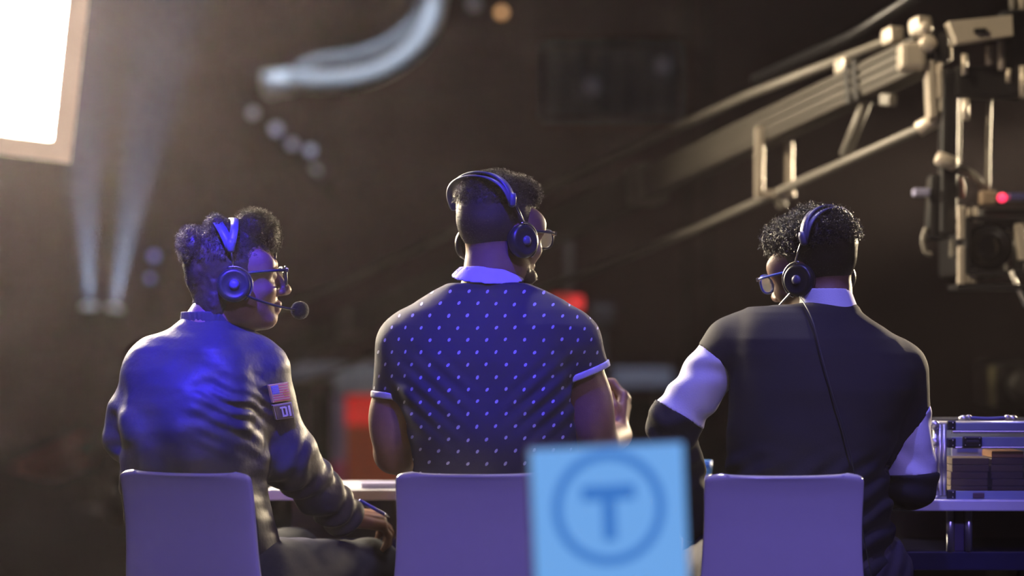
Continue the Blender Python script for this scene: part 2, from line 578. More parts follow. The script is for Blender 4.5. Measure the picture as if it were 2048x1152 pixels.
def counter(px0, px1, py0, py1, d, m, label, depth=0.5):
    a, b = W(px0, py0, d), W(px1, py1, d)
    cx, w = (a.x + b.x) / 2, b.x - a.x
    root = empty('counter', (cx, a.y, 0), label, 'counter')
    MB().box((cx, a.y + depth / 2, (a.z + b.z) / 2), (w, depth, a.z - b.z), bev=.01).build('counter_top', m, root)
    for s in (-1, 1):
        MB().box((cx + s * (w / 2 - .06), a.y + depth / 2, b.z / 2), (0.05, depth * .9, b.z), bev=.005).build('leg', m_black, root)
    MB().box((cx, a.y + depth * .9, b.z * .55), (w - .14, 0.03, b.z * .7)).build('modesty_panel', m_black, root)


counter(1228, 1345, 738, 775, 15.0, mat('blue_grey_counter', (0.30, 0.33, 0.46), 0.6), 'blurred blue grey counter between the middle and right seated persons')
counter(570, 745, 728, 762, 14.6, mat('grey_counter', (0.26, 0.25, 0.27), 0.6), 'blurred grey counter standing left of the red panel', 0.7)

# red warning lamp on a post behind the middle person
rl = W(1138, 603, 12.0)
rt = empty('warning_lamp', (rl.x, rl.y, 0), 'blurred red lamp box on a post by the middle person\'s shoulder', 'lamp')
m_redlit = mat('red_lit_lens', (0.7, 0.1, 0.1), 0.3, emit=(1.0, 0.045, 0.05), estr=0.75)
MB().box((rl.x - .04, rl.y, rl.z), (0.11, 0.05, 0.075), bev=.012).build('red_lens', mat('dim_red_lens', (0.7, 0.1, 0.1), 0.3, emit=(1.0, 0.07, 0.05), estr=0.26), rt)
MB().box((rl.x + .04, rl.y - .01, rl.z - .008), (0.07, 0.06, 0.075), bev=.012).build('bright_lens', m_redlit, rt)
MB().box((rl.x, rl.y + .05, rl.z), (0.19, 0.06, 0.11), bev=.01).build('housing', m_black, rt)
MB().tube([(rl.x, rl.y + .05, 0.03), (rl.x, rl.y + .05, rl.z + .33)], 0.022).build('post', mat('post_grey', (0.16, 0.14, 0.13), 0.6), rt)
MB().lathe((rl.x, rl.y + .05, 0), (0, 0, 1), [(.22, 0), (.22, .02), (.04, .05)]).build('base', m_black, rt)
bx = W(1205, 632, 13.0)
gb = empty('grey_monitor', (bx.x, bx.y, 0), 'blurred small grey box on a pole right of the red lamp', 'monitor')
MB().box(bx, (0.13, 0.06, 0.12), bev=.012).build('body', mat('monitor_grey', (0.16, 0.16, 0.2), 0.6), gb)
MB().tube([(bx.x, bx.y, 0.02), (bx.x, bx.y, bx.z - .05)], 0.018).build('pole', m_black, gb)
MB().lathe((bx.x, bx.y, 0), (0, 0, 1), [(.2, 0), (.2, .02), (.04, .05)]).build('base', m_black, gb)
# ------------------------------------------------------------------ camera crane
m_boom = mat('boom_aluminium', (0.060, 0.053, 0.044), 0.62, 0.35, noise=0.2, nscale=5)
m_plate = mat('machined_plate', (0.46, 0.41, 0.35), 0.42, 0.4, noise=0.08)
m_bhead = mat('black_anodised', (0.012, 0.012, 0.014), 0.4, 0.4)
m_strap = mat('black_strap', (0.012, 0.011, 0.011), 0.7)


def crane():
    def D(px):                              # the boom recedes to the lower left
        t = (px - 100) / 1750
        return 1 / (0.052 + (0.1555 - 0.052) * t)

    def B(px, off=0.0):                     # on the boom's axis, off pixels above it
        py = 930 - 0.469 * (px - 100)
        return W(px, py - off, D(px))
    A0, A1 = B(1850), B(100)
    ax = (A1 - A0).normalized()
    upv = Vector((0, 0, 1))
    upv = (upv - ax * upv.dot(ax)).normalized()
    sd = ax.cross(upv).normalized()
    piv = B(395)
    root = empty('camera_crane', (piv.x, piv.y, 0), 'long grey camera crane boom rising diagonally to the upper right', 'camera crane')
    hw = 0.052

    def at(px, s=0.0, u=0.0):
        return B(px) + sd * s + upv * u
    # main boom: a grooved rectangular tube in telescoped sections
    for i, (p0, p1, h) in enumerate(((1852, 1290, hw), (1300, 700, hw * 1.12), (715, 105, hw * 1.25))):
        mb = MB().beam(at(p0), at(p1), h * 1.5, h * 2, upv, bev=.012)
        for s in (-1, 1):
            for u in (-.45, .1, .62):
                mb.beam(at(p0 - 2, s * h * .75, u * h), at(p1 + 2, s * h * .75, u * h), .014, .012, upv, bev=.003)
        mb.build('boom_section', m_boom, root)
    for p in (1295, 708):
        MB().beam(at(p + 16), at(p - 16), hw * 2.1, hw * 2.6, upv, bev=.012).build('joint_collar', m_grey, root)
    # tie rods above the boom and the levelling rod below it
    MB().tube([at(1800, 0, .085), at(1500, 0, .135), at(1250, 0, .16), at(700, 0, .22), at(395, 0, .34)], 0.016, 8).build('tie_rod', m_grey, root)
    MB().tube([at(1990, 0, .20), at(1700, 0.03, .17), at(1500, .03, .19)], 0.018, 8).build('tie_rod', m_bhead, root)
    e = W(1882, 236, D(1850))
    q = W(1400, 455, D(1400) * 1.0)
    MB().tube([e, W(1838, 258, D(1838)), W(1640, 346, D(1640)), q, W(600, 770, D(600)), at(395, 0, -.14)], 0.0135, 10).build('levelling_rod', m_grey, root)
    MB().tube([e + Vector((.012, 0, .01)), W(1836, 259, D(1838))], 0.022, 10).build('rod_end', m_plate, root)
    MB().tube([at(1735, 0, -.04), W(1690, 310, D(1690))], 0.018, 8).build('brace_rod', m_grey, root)
    # straps round the boom
    for p in (1722, 1738):
        MB().beam(at(p + 5), at(p - 5), hw * 1.98, hw * 2.4, upv, bev=.01).build('strap', m_strap, root)
    # clamps on top
    for p, u in ((1695, .075), (1790, .095), (1845, .085)):
        MB().beam(at(p + 11, 0, u), at(p - 11, 0, u), .05, .05, upv, bev=.012).build('clamp', m_plate, root)
    MB().beam(at(1800, -.03, -.10), at(1780, -.03, -.085), .03, .035, upv, bev=.008).build('clamp', m_grey, root)
    # hanging U bracket below the boom
    d = D(1550)
    u0, u1, u2, u3 = W(1519, 255, d), W(1518, 392, d), W(1578, 388, d), W(1578, 285, d)
    MB().beam(u0, u1, .026, .05, (0, 1, 0), bev=.004).build('bracket_arm', m_plate, root)
    MB().beam(u3, u2, .022, .05, (0, 1, 0), bev=.004).build('bracket_arm', m_plate, root)
    MB().beam(u1 + Vector((-.012, 0, .006)), u2 + Vector((.016, 0, .0)), .05, .022, bev=.004).build('bracket_foot', m_plate, root)
    MB().beam(W(1554, 392, d), W(1566, 416, d), .03, .03, (0, 1, 0), bev=.006).build('bracket_lug', m_grey, root)
    # front end: knuckle, drop plate and the short level arm that carries the remote head
    d = 6.42
    MB().box(W(1822, 115, d), (0.07, 0.10, 0.075), bev=.014).build('knuckle', m_plate, root)
    MB().lathe(W(1850, 92, d) + Vector((0, -.06, 0)), (0, 1, 0), [(.018, 0), (.024, .006), (.024, .11), (.018, .116)]).build('pivot_bolt', m_plate, root)
    MB().lathe(W(1845, 60, d) + Vector((0, -.06, 0)), (0, 1, 0), [(.013, 0), (.018, .006), (.018, .11), (.013, .116)]).build('pivot_bolt', m_plate, root)
    MB().beam(W(1857, 122, d), W(1863, 238, d), .022, .075, (0, 1, 0), bev=.005).build('drop_plate', m_plate, root)
    MB().beam(W(1878, 125, d - .03), W(1880, 196, d - .03), .012, .03, (0, 1, 0), bev=.003).build('drop_plate', m_plate, root)
    MB().box(W(1877, 98, d), (0.045, 0.09, 0.085), bev=.008).build('black_knuckle', m_bhead, root)
    mb = MB()
    a, b, c, dd = (1888, 50), (2012, 38), (2014, 78), (1904, 92)
    ctr = W(1950, 65, d - .05)
    poly = [((x - 1950) / FPX * d, (65 - y) / FPX * d) for x, y in (a, dd, c, b)]
    mb.prism(poly, ctr, (1, 0, 0), (0, 0, 1), .075)
    mb.build('head_arm', m_plate, root)
    sl = W(1960, 62, d - .128)
    MB().beam(sl + Vector((-.018, -.001, 0)), sl + Vector((.018, -.001, .002)), .012, .014, bev=.005).build('slot', m_bhead, root)
    MB().box(W(1892, 108, d), (0.022, 0.07, 0.045), bev=.005).build('end_block', m_plate, root)
    # pivot post and dolly on the floor, behind the first person
    MB().tube([(piv.x, piv.y, .32), (piv.x, piv.y, piv.z - .04)], 0.07, 16).build('pivot_post', m_bhead, root)
    MB().box((piv.x, piv.y, .26), (0.9, 1.1, 0.1), bev=.02).build('dolly_deck', m_bhead, root)
    for sx in (-1, 1):
        for sy in (-1, 1):
            MB().lathe((piv.x + sx * .42 - .04, piv.y + sy * .48, .13), (1, 0, 0), [(.09, 0), (.13, .01), (.13, .07), (.09, .08)], 20).build('wheel', m_rubber, root)
    # red counterweight block near the rear end, behind it the weight rack
    MB().beam(at(170), at(28), .15, .23, upv, bev=.03).build('counterweight', mat('red_counterweight', (0.30, 0.02, 0.015), 0.5), root)
    MB().beam(at(24), at(-60), .28, .34, upv, bev=.03).build('weight_rack', m_bhead, root)
    return root


crane()


def remote_head():
    d = 6.4
    root = empty('remote_head', W(1985, 130, d), 'black remote pan and tilt head hanging from the crane tip', 'remote head')
    p = W(2036, 110, d)
    MB().lathe(p + Vector((0, 0, .02)), (0, 0, 1), [(.052, -.13), (.058, -.12), (.058, .09), (.05, .10)], 28).build('pan_motor', m_bhead, root)
    MB().tube([W(2030, 20, d), W(2026, -60, d)], .016, 10).build('top_cable', m_grey, root)
    MB().tube([W(2046, 30, d), W(2046, -60, d)], .02, 10).build('top_cable', m_plate, root)
    MB().lathe(W(2019, 55, d), (0, 0, 1), [(.014, -.03), (.018, -.028), (.018, .03), (.012, .034)]).build('coupling', m_plate, root)
    for x, y0, y1, w in ((2003, 80, 140, .016), (1978, 92, 130, .016), (2017, 138, 165, .012), (2045, 132, 195, .014), (1929, 108, 150, .014), (1931, 198, 240, .016)):
        MB().tube([W(x, y0, d - .06), W(x, y1, d - .06)], w * .62, 10).build('polished_rod', m_plate, root)
    MB().beam(W(1905, 165, d), W(2048, 168, d), .09, .085, bev=.012).build('head_bridge', m_bhead, root)
    MB().beam(W(1898, 140, d), W(1894, 470, d), .045, .07, (0, 1, 0), bev=.01).build('side_arm', m_bhead, root)
    MB().beam(W(1916, 170, d + .02), W(1914, 330, d + .02), .014, .05, (0, 1, 0), bev=.004).build('side_plate', m_grey, root)
    MB().lathe(W(1892, 322, d - .05), (.9, 0, -.35), [(.014, -.03), (.02, -.025), (.02, .025), (.014, .03)]).build('tilt_axle', m_plate, root)
    MB().beam(W(1878, 350, d + .03), W(1872, 480, d + .03), .06, .08, (0, 1, 0), bev=.014).build('tilt_motor', m_bhead, root)
    MB().box(W(1842, 385, d), (.045, .05, .022), bev=.006).build('blue_knob', mat('bluish_knob', (0.25, 0.25, 0.4), 0.4), root)  # knob in a bluish base colour
    MB().tube(spline([W(1852, 455, d), W(1846, 480, d), W(1852, 505, d), W(1864, 508, d)], 5), .007, 8).build('handle', m_grey, root)
    MB().beam(W(1904, 480, d - .02), W(1903, 515, d - .02), .010, .03, (0, 1, 0), bev=.003).build('foot_plate', m_grey, root)
    MB().tube(spline([W(1916, 335, d), W(1940, 345, d), W(1958, 362, d), W(1966, 378, d)], 5), .010, 8).build('looped_cable', m_grey, root)
    MB().tube(spline([W(1979, 200, d), W(1976, 290, d), W(1975, 385, d)], 5), .0075, 8).build('drop_cable', m_grey, root)
    MB().tube(spline([W(1921, 355, d), W(1926, 372, d), W(1925, 394, d)], 5), .006, 8).build('red_cable', mat('red_cable', (0.45, 0.05, 0.04), 0.5), root)
    return root


remote_head()


def broadcast_camera():
    d = 6.35
    root = empty('broadcast_camera', W(1985, 572, d), 'black studio camera with square lens hood and red tally light', 'camera')
    c = W(1984, 492, d)
    mb = MB()
    # square lens hood, open towards us
    s, t = .075, .006
    for a, b in (((0, s), (2 * s, t)), ((0, -s), (2 * s, t)), ((s, 0), (t, 2 * s)), ((-s, 0), (t, 2 * s))):
        mb.box(c + Vector((a[0], 0, a[1])), (b[0] + t, .10, b[1] + t), bev=.003)
    mb.build('lens_hood', m_bhead, root)
    m_lensb = mat('lens_black', (0.006, 0.006, 0.008), 0.25)
    MB().lathe(c + Vector((0, .22, 0)), (0, -1, 0), [(.058, 0), (.062, .02), (.062, .15), (.066, .155), (.066, .185), (.056, .19), (.05, .18)], 36).build('lens_barrel', m_lensb, root)
    MB().lathe(c + Vector((0, .05, 0)), (0, -1, 0), [(.05, 0), (.044, .008), (.02, .014)], 32).build('front_glass', mat('lens_glass', (0.004, 0.005, 0.007), 0.05, coat=1.0), root)
    MB().box(c + Vector((.015, .36, .01)), (.14, .30, .17), bev=.015).build('body', m_bhead, root)
    MB().box(c + Vector((.085, .24, .085)), (.15, .12, .06), bev=.01).build('viewfinder', m_bhead, root)
    MB().lathe(W(2005, 395, d) + Vector((0, .01, 0)), (0, -1, 0), [(.013, 0), (.013, .008), (.008, .014)], 20).build('tally_light', mat('red_tally', (0.8, 0.1, 0.15), 0.3, emit=(1.0, 0.03, 0.10), estr=2.2), root)
    MB().box(W(2034, 394, d), (.05, .05, .02), bev=.004).build('tally_housing', mat('tally_blue', (0.05, 0.05, 0.16), 0.4), root)
    # cage rods around the lens
    for x, y0, y1, w in ((1922, 412, 478, .018), (1922, 492, 572, .018), (1938, 416, 445, .010), (1951, 414, 445, .012), (1935, 538, 566, .013), (1946, 538, 566, .014)):
        MB().beam(W(x, y0, d - .03), W(x, y1, d - .03), w, w * 1.4, (0, 1, 0), bev=.003).build('cage_bar', m_plate, root)
    MB().beam(W(1905, 575, d), W(2060, 575, d), .14, .016, bev=.004).build('base_plate', m_bhead, root)
    MB().box(W(1975, 396, d), (.045, .05, .04), bev=.008).build('cable_block', mat('cable_block_tan', (0.22, 0.16, 0.11), 0.6), root)
    MB().beam(W(2036, 448, d - .04), W(2046, 520, d - .04), .022, .04, (0, 1, 0), bev=.004).build('side_grip', m_plate, root)
    MB().tube([W(2022, 542, d - .06), W(2030, 562, d - .06), W(2052, 612, d - .06)], .0065, 8).build('white_cable', mat('white_cable', (0.7, 0.68, 0.66), 0.4), root)
    return root


broadcast_camera()

# second camera, dim, at the right edge behind the flight case
d = 8.2
p = W(2030, 772, d)
sc2 = empty('pedestal_camera', (p.x, p.y, 0), 'dim black camera on a pedestal at the right edge above the flight case', 'camera')
MB().box(p, (.17, .14, .17), bev=.025).build('hood', m_bhead, sc2)
MB().box(p + Vector((-.088, -.03, 0)), (.006, .10, .14), bev=.002).build('side_trim', mat('dim_trim', (0.16, 0.15, 0.09), 0.5), sc2)
MB().lathe(p + Vector((.01, -.06, 0)), (0, -1, 0), [(.05, 0), (.055, .01), (.055, .05), (.04, .055)], 28).build('lens_barrel', m_dark, sc2)
MB().box(p + Vector((.01, .25, 0)), (.15, .36, .18), bev=.02).build('body', m_bhead, sc2)
MB().tube([(p.x, p.y + .2, .05), (p.x, p.y + .2, p.z - .08)], .05, 16).build('pedestal', m_bhead, sc2)
MB().lathe((p.x, p.y + .2, 0), (0, 0, 1), [(.32, 0), (.32, .06), (.08, .12)]).build('base', m_bhead, sc2)
# ------------------------------------------------------------------ smooth solid modelling for figures
# A solid is (f, lo, hi): f maps (N,3) points to signed distance; lo, hi bound its surface.
def _sol(f, lo, hi):
    return (f, np.array(lo, float), np.array(hi, float))


def s_cone(a, b, ra, rb):
    a, b = np.array(a, float), np.array(b, float)
    ba = b - a
    L2 = max(ba @ ba, 1e-9)

    def f(P):
        t = np.clip(((P - a) @ ba) / L2, 0, 1)
        return np.linalg.norm(P - a - t[:, None] * ba, axis=1) - (ra + (rb - ra) * t)
    m = max(ra, rb)
    return _sol(f, np.minimum(a, b) - m, np.maximum(a, b) + m)


def s_ell(c, r, R=None):
    c, r = np.array(c, float), np.array(r, float)
    M = np.array(R, float) if R is not None else None       # columns = local axes

    def f(P):
        q = P - c
        if M is not None:
            q = q @ M
        k0 = np.linalg.norm(q / r, axis=1)
        k1 = np.linalg.norm(q / (r * r), axis=1) + 1e-9
        return k0 * (k0 - 1) / k1
    m = max(r) if M is not None else r
    return _sol(f, c - m, c + m)


def s_box(c, h, rnd=0.01, R=None):
    c, h = np.array(c, float), np.array(h, float)
    M = np.array(R, float) if R is not None else None

    def f(P):
        q = P - c
        if M is not None:
            q = q @ M
        q = np.abs(q) - h + rnd
        return np.linalg.norm(np.maximum(q, 0), axis=1) + np.minimum(q.max(axis=1), 0) - rnd
    m = np.linalg.norm(h)
    return _sol(f, c - m, c + m)


def s_loft(rows, n=2.4, yaw=0.0, grow=0.0):
    """rows of (z, cx, cy, a, b): stacked super-ellipses turned by yaw (clockwise from above)."""
    rows = sorted(rows)
    A = np.array(rows, float)
    z, dat = A[:, 0], A[:, 1:]
    cs, sn = math.cos(yaw), math.sin(yaw)

    def smooth(P, k):
        return np.interp(P, z, dat[:, k])

    def f(P):
        zc = P[:, 2]
        cx, cy, a, b = (smooth(zc, k) for k in range(4))
        a = a + grow
        b = b + grow
        dx, dy = P[:, 0] - cx, P[:, 1] - cy
        u, v = dx * cs - dy * sn, dx * sn + dy * cs
        q = ((np.abs(u) / a) ** n + (np.abs(v) / b) ** n) ** (1 / n)
        d = (q - 1) * np.minimum(a, b) * 0.9
        cap = np.maximum(zc - z[-1] - grow, z[0] - grow - zc)
        return np.maximum(d, cap)
    m = max(dat[:, 2].max(), dat[:, 3].max()) + grow
    return _sol(f, (dat[:, 0].min() - m, dat[:, 1].min() - m, z[0] - grow), (dat[:, 0].max() + m, dat[:, 1].max() + m, z[-1] + grow))


def s_chain(pts, rs, k=0.01):
    return s_union([s_cone(pts[i], pts[i + 1], rs[i], rs[i + 1]) for i in range(len(pts) - 1)], k)


def s_union(parts, k=0.0):
    lo = np.min([p[1] for p in parts], axis=0)
    hi = np.max([p[2] for p in parts], axis=0)

    def f(P):
        d = np.full(len(P), 0.5)
        for g, l, h in parts:
            mg = max(k * 1.2, 0.03)
            m = np.all((P > l - mg) & (P < h + mg), axis=1)
            if not m.any():
                continue
            d2 = g(P[m])
            d1 = d[m]
            if k > 0:
                hh = np.clip(0.5 + 0.5 * (d1 - d2) / k, 0, 1)
                d[m] = d1 * (1 - hh) + d2 * hh - k * hh * (1 - hh)
            else:
                d[m] = np.minimum(d1, d2)
        return d
    return _sol(f, lo, hi)


def s_cut(s, p, n):
    """Keep the half of s on the side against n."""
    p, n = np.array(p, float), np.array(Vector(n).normalized(), float)
    return _sol(lambda P: np.maximum(s[0](P), (P - p) @ n), s[1], s[2])


def s_sub(s, t, k=0.0):
    def f(P):
        d, e = s[0](P), -t[0](P)
        if k <= 0:
            return np.maximum(d, e)
        h = np.clip(0.5 - 0.5 * (d - e) / k, 0, 1)
        return d * (1 - h) + e * h + k * h * (1 - h)
    return _sol(f, s[1], s[2])


def s_disp(s, fn, m=0.01):
    return _sol(lambda P: s[0](P) + fn(P), s[1] - m, s[2] + m)


def s_xf(s, M):
    """s given in a local frame, placed by the rigid 4x4 matrix M."""
    R = np.array(M.to_3x3(), float)
    t = np.array(M.translation, float)
    c = np.array([[x, y, z] for x in (s[1][0], s[2][0]) for y in (s[1][1], s[2][1]) for z in (s[1][2], s[2][2])]) @ R.T + t
    return _sol(lambda P: s[0]((P - t) @ R), c.min(0), c.max(0))


_lat = np.random.RandomState(5).rand(32, 32, 32)


def vnoise(P, sc):
    """Smooth value noise in -1..1 with features about 1/sc across."""
    q = P * sc + 100.0
    i = np.floor(q).astype(int)
    f = q - i
    f = f * f * (3 - 2 * f)
    o = 0
    for dx in (0, 1):
        wx = f[:, 0] if dx else 1 - f[:, 0]
        for dy in (0, 1):
            wy = f[:, 1] if dy else 1 - f[:, 1]
            for dz in (0, 1):
                wz = f[:, 2] if dz else 1 - f[:, 2]
                o = o + wx * wy * wz * _lat[(i[:, 0] + dx) & 31, (i[:, 1] + dy) & 31, (i[:, 2] + dz) & 31]
    return o * 2 - 1


def polygonize(s, h, relax=2):
    """Surface of the solid as (verts, quads), sampled on a grid of spacing h near the surface only."""
    f, lo, hi = s
    B = 8
    lo = lo - 2.5 * h
    n = np.ceil((hi + 2.5 * h - lo) / h).astype(int) + 1
    nb = np.ceil(n / B).astype(int)
    n = nb * B
    bi = np.stack(np.meshgrid(*[np.arange(k) for k in nb], indexing='ij'), -1).reshape(-1, 3)
    cen = lo + (bi * B + (B - 1) / 2) * h
    dc = f(cen)
    near = np.abs(dc) < B * h * 0.87 * 1.7 + 0.012
    V = np.empty((nb[0], B, nb[1], B, nb[2], B), np.float32)
    V[:] = np.where(dc < 0, -1.0, 1.0).astype(np.float32).reshape(nb[0], 1, nb[1], 1, nb[2], 1)
    off = np.stack(np.meshgrid(*[np.arange(B)] * 3, indexing='ij'), -1).reshape(-1, 3)
    act = bi[near]
    for c in range(0, len(act), 1500):
        b = act[c:c + 1500]
        P = (lo + (b[:, None, :] * B + off[None]) * h).reshape(-1, 3)
        d = f(P).astype(np.float32).reshape(-1, B, B, B)
        V[b[:, 0], :, b[:, 1], :, b[:, 2], :] = d
    V = V.reshape(n[0], n[1], n[2])
    ins = V < 0
    cnt = np.zeros((n[0] - 1, n[1] - 1, n[2] - 1), np.uint8)
    for dx in (0, 1):
        for dy in (0, 1):
            for dz in (0, 1):
                cnt += ins[dx:n[0] - 1 + dx, dy:n[1] - 1 + dy, dz:n[2] - 1 + dz]
    cells = np.argwhere((cnt > 0) & (cnt < 8))
    idx = np.full(cnt.shape, -1, np.int32)
    idx[cells[:, 0], cells[:, 1], cells[:, 2]] = np.arange(len(cells))
    acc = np.zeros((len(cells), 3))
    num = np.zeros(len(cells))
    cor = [(x, y, z) for x in (0, 1) for y in (0, 1) for z in (0, 1)]
    for a in cor:
        for k in range(3):
            if a[k] == 0:
                b = list(a)
                b[k] = 1
                va = V[cells[:, 0] + a[0], cells[:, 1] + a[1], cells[:, 2] + a[2]]
                vb = V[cells[:, 0] + b[0], cells[:, 1] + b[1], cells[:, 2] + b[2]]
                m = (va < 0) != (vb < 0)
                t = np.where(m, va / np.where(m, va - vb, 1), 0)
                p = np.repeat(np.array(a, float)[None], len(cells), 0)
                p[:, k] = t
                acc[m] += p[m]
                num[m] += 1
    verts = lo + (cells + acc / num[:, None]) * h
    quads = []
    for k in range(3):
        s0 = [slice(1, -1)] * 3
        s1 = [slice(1, -1)] * 3
        s0[k] = slice(0, n[k] - 1)
        s1[k] = slice(1, n[k])
        i0, i1 = ins[tuple(s0)], ins[tuple(s1)]
        e = np.argwhere(i0 != i1)
        st = i0[e[:, 0], e[:, 1], e[:, 2]]
        e = e + 1
        e[:, k] -= 1
        u, v = (k + 1) % 3, (k + 2) % 3
        q = []
        for du, dv in ((0, 0), (1, 0), (1, 1), (0, 1)):
            c = e.copy()
            c[:, u] -= 1 - du
            c[:, v] -= 1 - dv
            ok = np.all((c >= 0) & (c < np.array(cnt.shape)), axis=1)
            c = np.clip(c, 0, np.array(cnt.shape) - 1)
            q.append(np.where(ok, idx[c[:, 0], c[:, 1], c[:, 2]], -1))
        q = np.stack(q, 1)
        q[~st] = q[~st][:, ::-1]
        quads.append(q[(q >= 0).all(1)])
    quads = np.concatenate(quads)
    for _ in range(relax):
        sm = np.zeros_like(verts)
        w = np.zeros(len(verts))
        for k in range(4):
            a, b = quads[:, k], quads[:, (k + 1) % 4]
            np.add.at(sm, a, verts[b])
            np.add.at(w, a, 1)
        w[w == 0] = 1
        verts = verts * 0.45 + sm / w[:, None] * 0.55
    return verts, quads


def np_mesh(name, verts, faces, tris=None):
    me = bpy.data.meshes.new(name)
    k = faces.shape[1]
    me.vertices.add(len(verts))
    me.vertices.foreach_set('co', np.ascontiguousarray(verts, np.float32).ravel())
    nt_ = 0 if tris is None else len(tris)
    me.loops.add(faces.size + nt_ * 3)
    li = faces.ravel() if tris is None else np.concatenate([faces.ravel(), tris.ravel()])
    me.loops.foreach_set('vertex_index', li.astype(np.int32))
    me.polygons.add(len(faces) + nt_)
    st = np.arange(len(faces)) * k
    if nt_:
        st = np.concatenate([st, faces.size + np.arange(nt_) * 3])
    me.polygons.foreach_set('loop_start', st.astype(np.int32))
    me.update(calc_edges=True)
    me.validate()
    return me


def solid(name, s, h, m, parent=None, relax=2):
    v, q = polygonize(s, h, relax)
    return link_mesh(name, np_mesh(name, v, q), m, parent, smooth=True)


def rot(v, axis, ang):
    return Matrix.Rotation(ang, 3, Vector(axis)) @ Vector(v)


def s_hand(w, d, n, right=True, curl=(0.5, 0.5, 0.55, 0.6), thumb=0.5, spread=0.06, k=0.010, scale=1.0):
    """A hand from wrist w: d towards the knuckles, n out of the back of the hand."""
    d, n = Vector(d).normalized(), Vector(n)
    n = (n - d * n.dot(d)).normalized()
    t = d.cross(n) * (-1 if right else 1)           # towards the thumb
    # right hand, palm down (n up), d forward: thumb points left
    w = Vector(w)
    S = scale
    parts = []
    base = [(0.030, .094), (0.010, .098), (-0.011, .092), (-0.030, .084)]
    lens = [(.044, .026, .021), (.049, .030, .022), (.045, .028, .021), (.035, .021, .019)]
    wr = [(0.018, .01), (0.007, .01), (-0.006, .01), (-0.018, .01)]
    for i in range(4):
        k0 = w + t * wr[i][0] * S + d * wr[i][1] * S
        k1 = w + t * base[i][0] * S + d * base[i][1] * S + n * (0.004 if i in (1, 2) else 0) * S
        parts.append(s_cone(k0, k1, .0165 * S, .0125 * S))
        dd = rot(d, n, (spread * (1.5 - i)) * (1 if t.cross(d).dot(n) < 0 else -1))
        ax = t
        p = k1
        r = [.0102, .0092, .0084, .0072] if i < 3 else [.0088, .008, .0074, .0064]
        sg = 1 if rot(d, ax, 0.3).dot(n) < 0 else -1
        c = curl[i]
        for j in range(3):
            dd = rot(dd, ax, sg * c * (1.0, 1.15, .75)[j])
            q = p + dd * lens[i][j] * S
            parts.append(s_cone(p, q, r[j] * S, r[j + 1] * S))
            p = q
    # thumb from the side of the palm near the wrist
    p = w + t * .016 * S + d * .022 * S - n * .006 * S
    q = p + (t * .75 + d * .75 - n * .25).normalized() * .042 * S
    parts.append(s_cone(p, q, .0165 * S, .0125 * S))
    q2 = q + (t * (.55 - thumb * .5) + d * .95 - n * (.2 + thumb * .4)).normalized() * .032 * S
    parts.append(s_cone(q, q2, .0115 * S, .0100 * S))
    q3 = q2 + (t * (.3 - thumb * .7) + d * .95 - n * (.2 + thumb * .5)).normalized() * .027 * S
    parts.append(s_cone(q2, q3, .0100 * S, .0075 * S))
    return s_union(parts, k * S * .8)


def s_head(ear=True):
    """A head in its own frame: x right, y forward, z up, origin between the ears at eye height."""
    p = [s_ell((0, -.010, .030), (.074, .095, .088)),
         s_ell((0, .030, -.045), (.058, .062, .078)),
         s_ell((0, .068, -.098), (.026, .022, .021)),
         s_ell((0, .078, .020), (.052, .018, .015))]
    for s in (-1, 1):
        p += [s_ell((s * .048, .004, -.072), (.016, .030, .028)), s_ell((s * .042, .058, -.032), (.024, .026, .022)),
              s_ell((s * .060, .050, .020), (.014, .030, .030))]
    h = s_union(p, .022)
    for s in (-1, 1):
        h = s_sub(h, s_ell((s * .032, .104, -.003), (.019, .022, .013)), .014)
    q = [h, s_cone((0, .086, .008), (0, .112, -.034), .0085, .0115), s_ell((0, .112, -.037), (.012, .012, .010))]
    for s in (-1, 1):
        q += [s_ell((s * .013, .101, -.041), (.0085, .011, .008)), s_ell((s * .032, .0775, -.003), (.0135, .0135, .0125))]
    q += [s_ell((0, .0905, -.0655), (.025, .012, .0075)), s_ell((0, .088, -.0785), (.021, .012, .009))]
    if ear:
        for s in (-1, 1):
            q.append(s_ell((s * .076, -.014, -.014), (.009, .019, .031)))
    return s_union(q, .008)


def s_neck(M, c7, r=.054):
    """From the skull base down to the nape point c7."""
    a = M @ Vector((0, -.022, -.050))
    b = M @ Vector((0, .010, -.075))
    c7 = Vector(c7)
    return s_union([s_cone(a, c7, r, r * 1.08), s_cone(b, c7 + Vector((0, .04, -.03)), r * .85, r)], .03)


def head_matrix(loc, yaw, pitch=0.0, roll=0.0):
    """yaw: clockwise turn from +y seen from above; pitch: nose down; roll: head tipped to its right."""
    return Matrix.Translation(Vector(loc)) @ Matrix.Rotation(-yaw, 4, 'Z') @ Matrix.Rotation(-pitch, 4, 'X') @ Matrix.Rotation(roll, 4, 'Y')


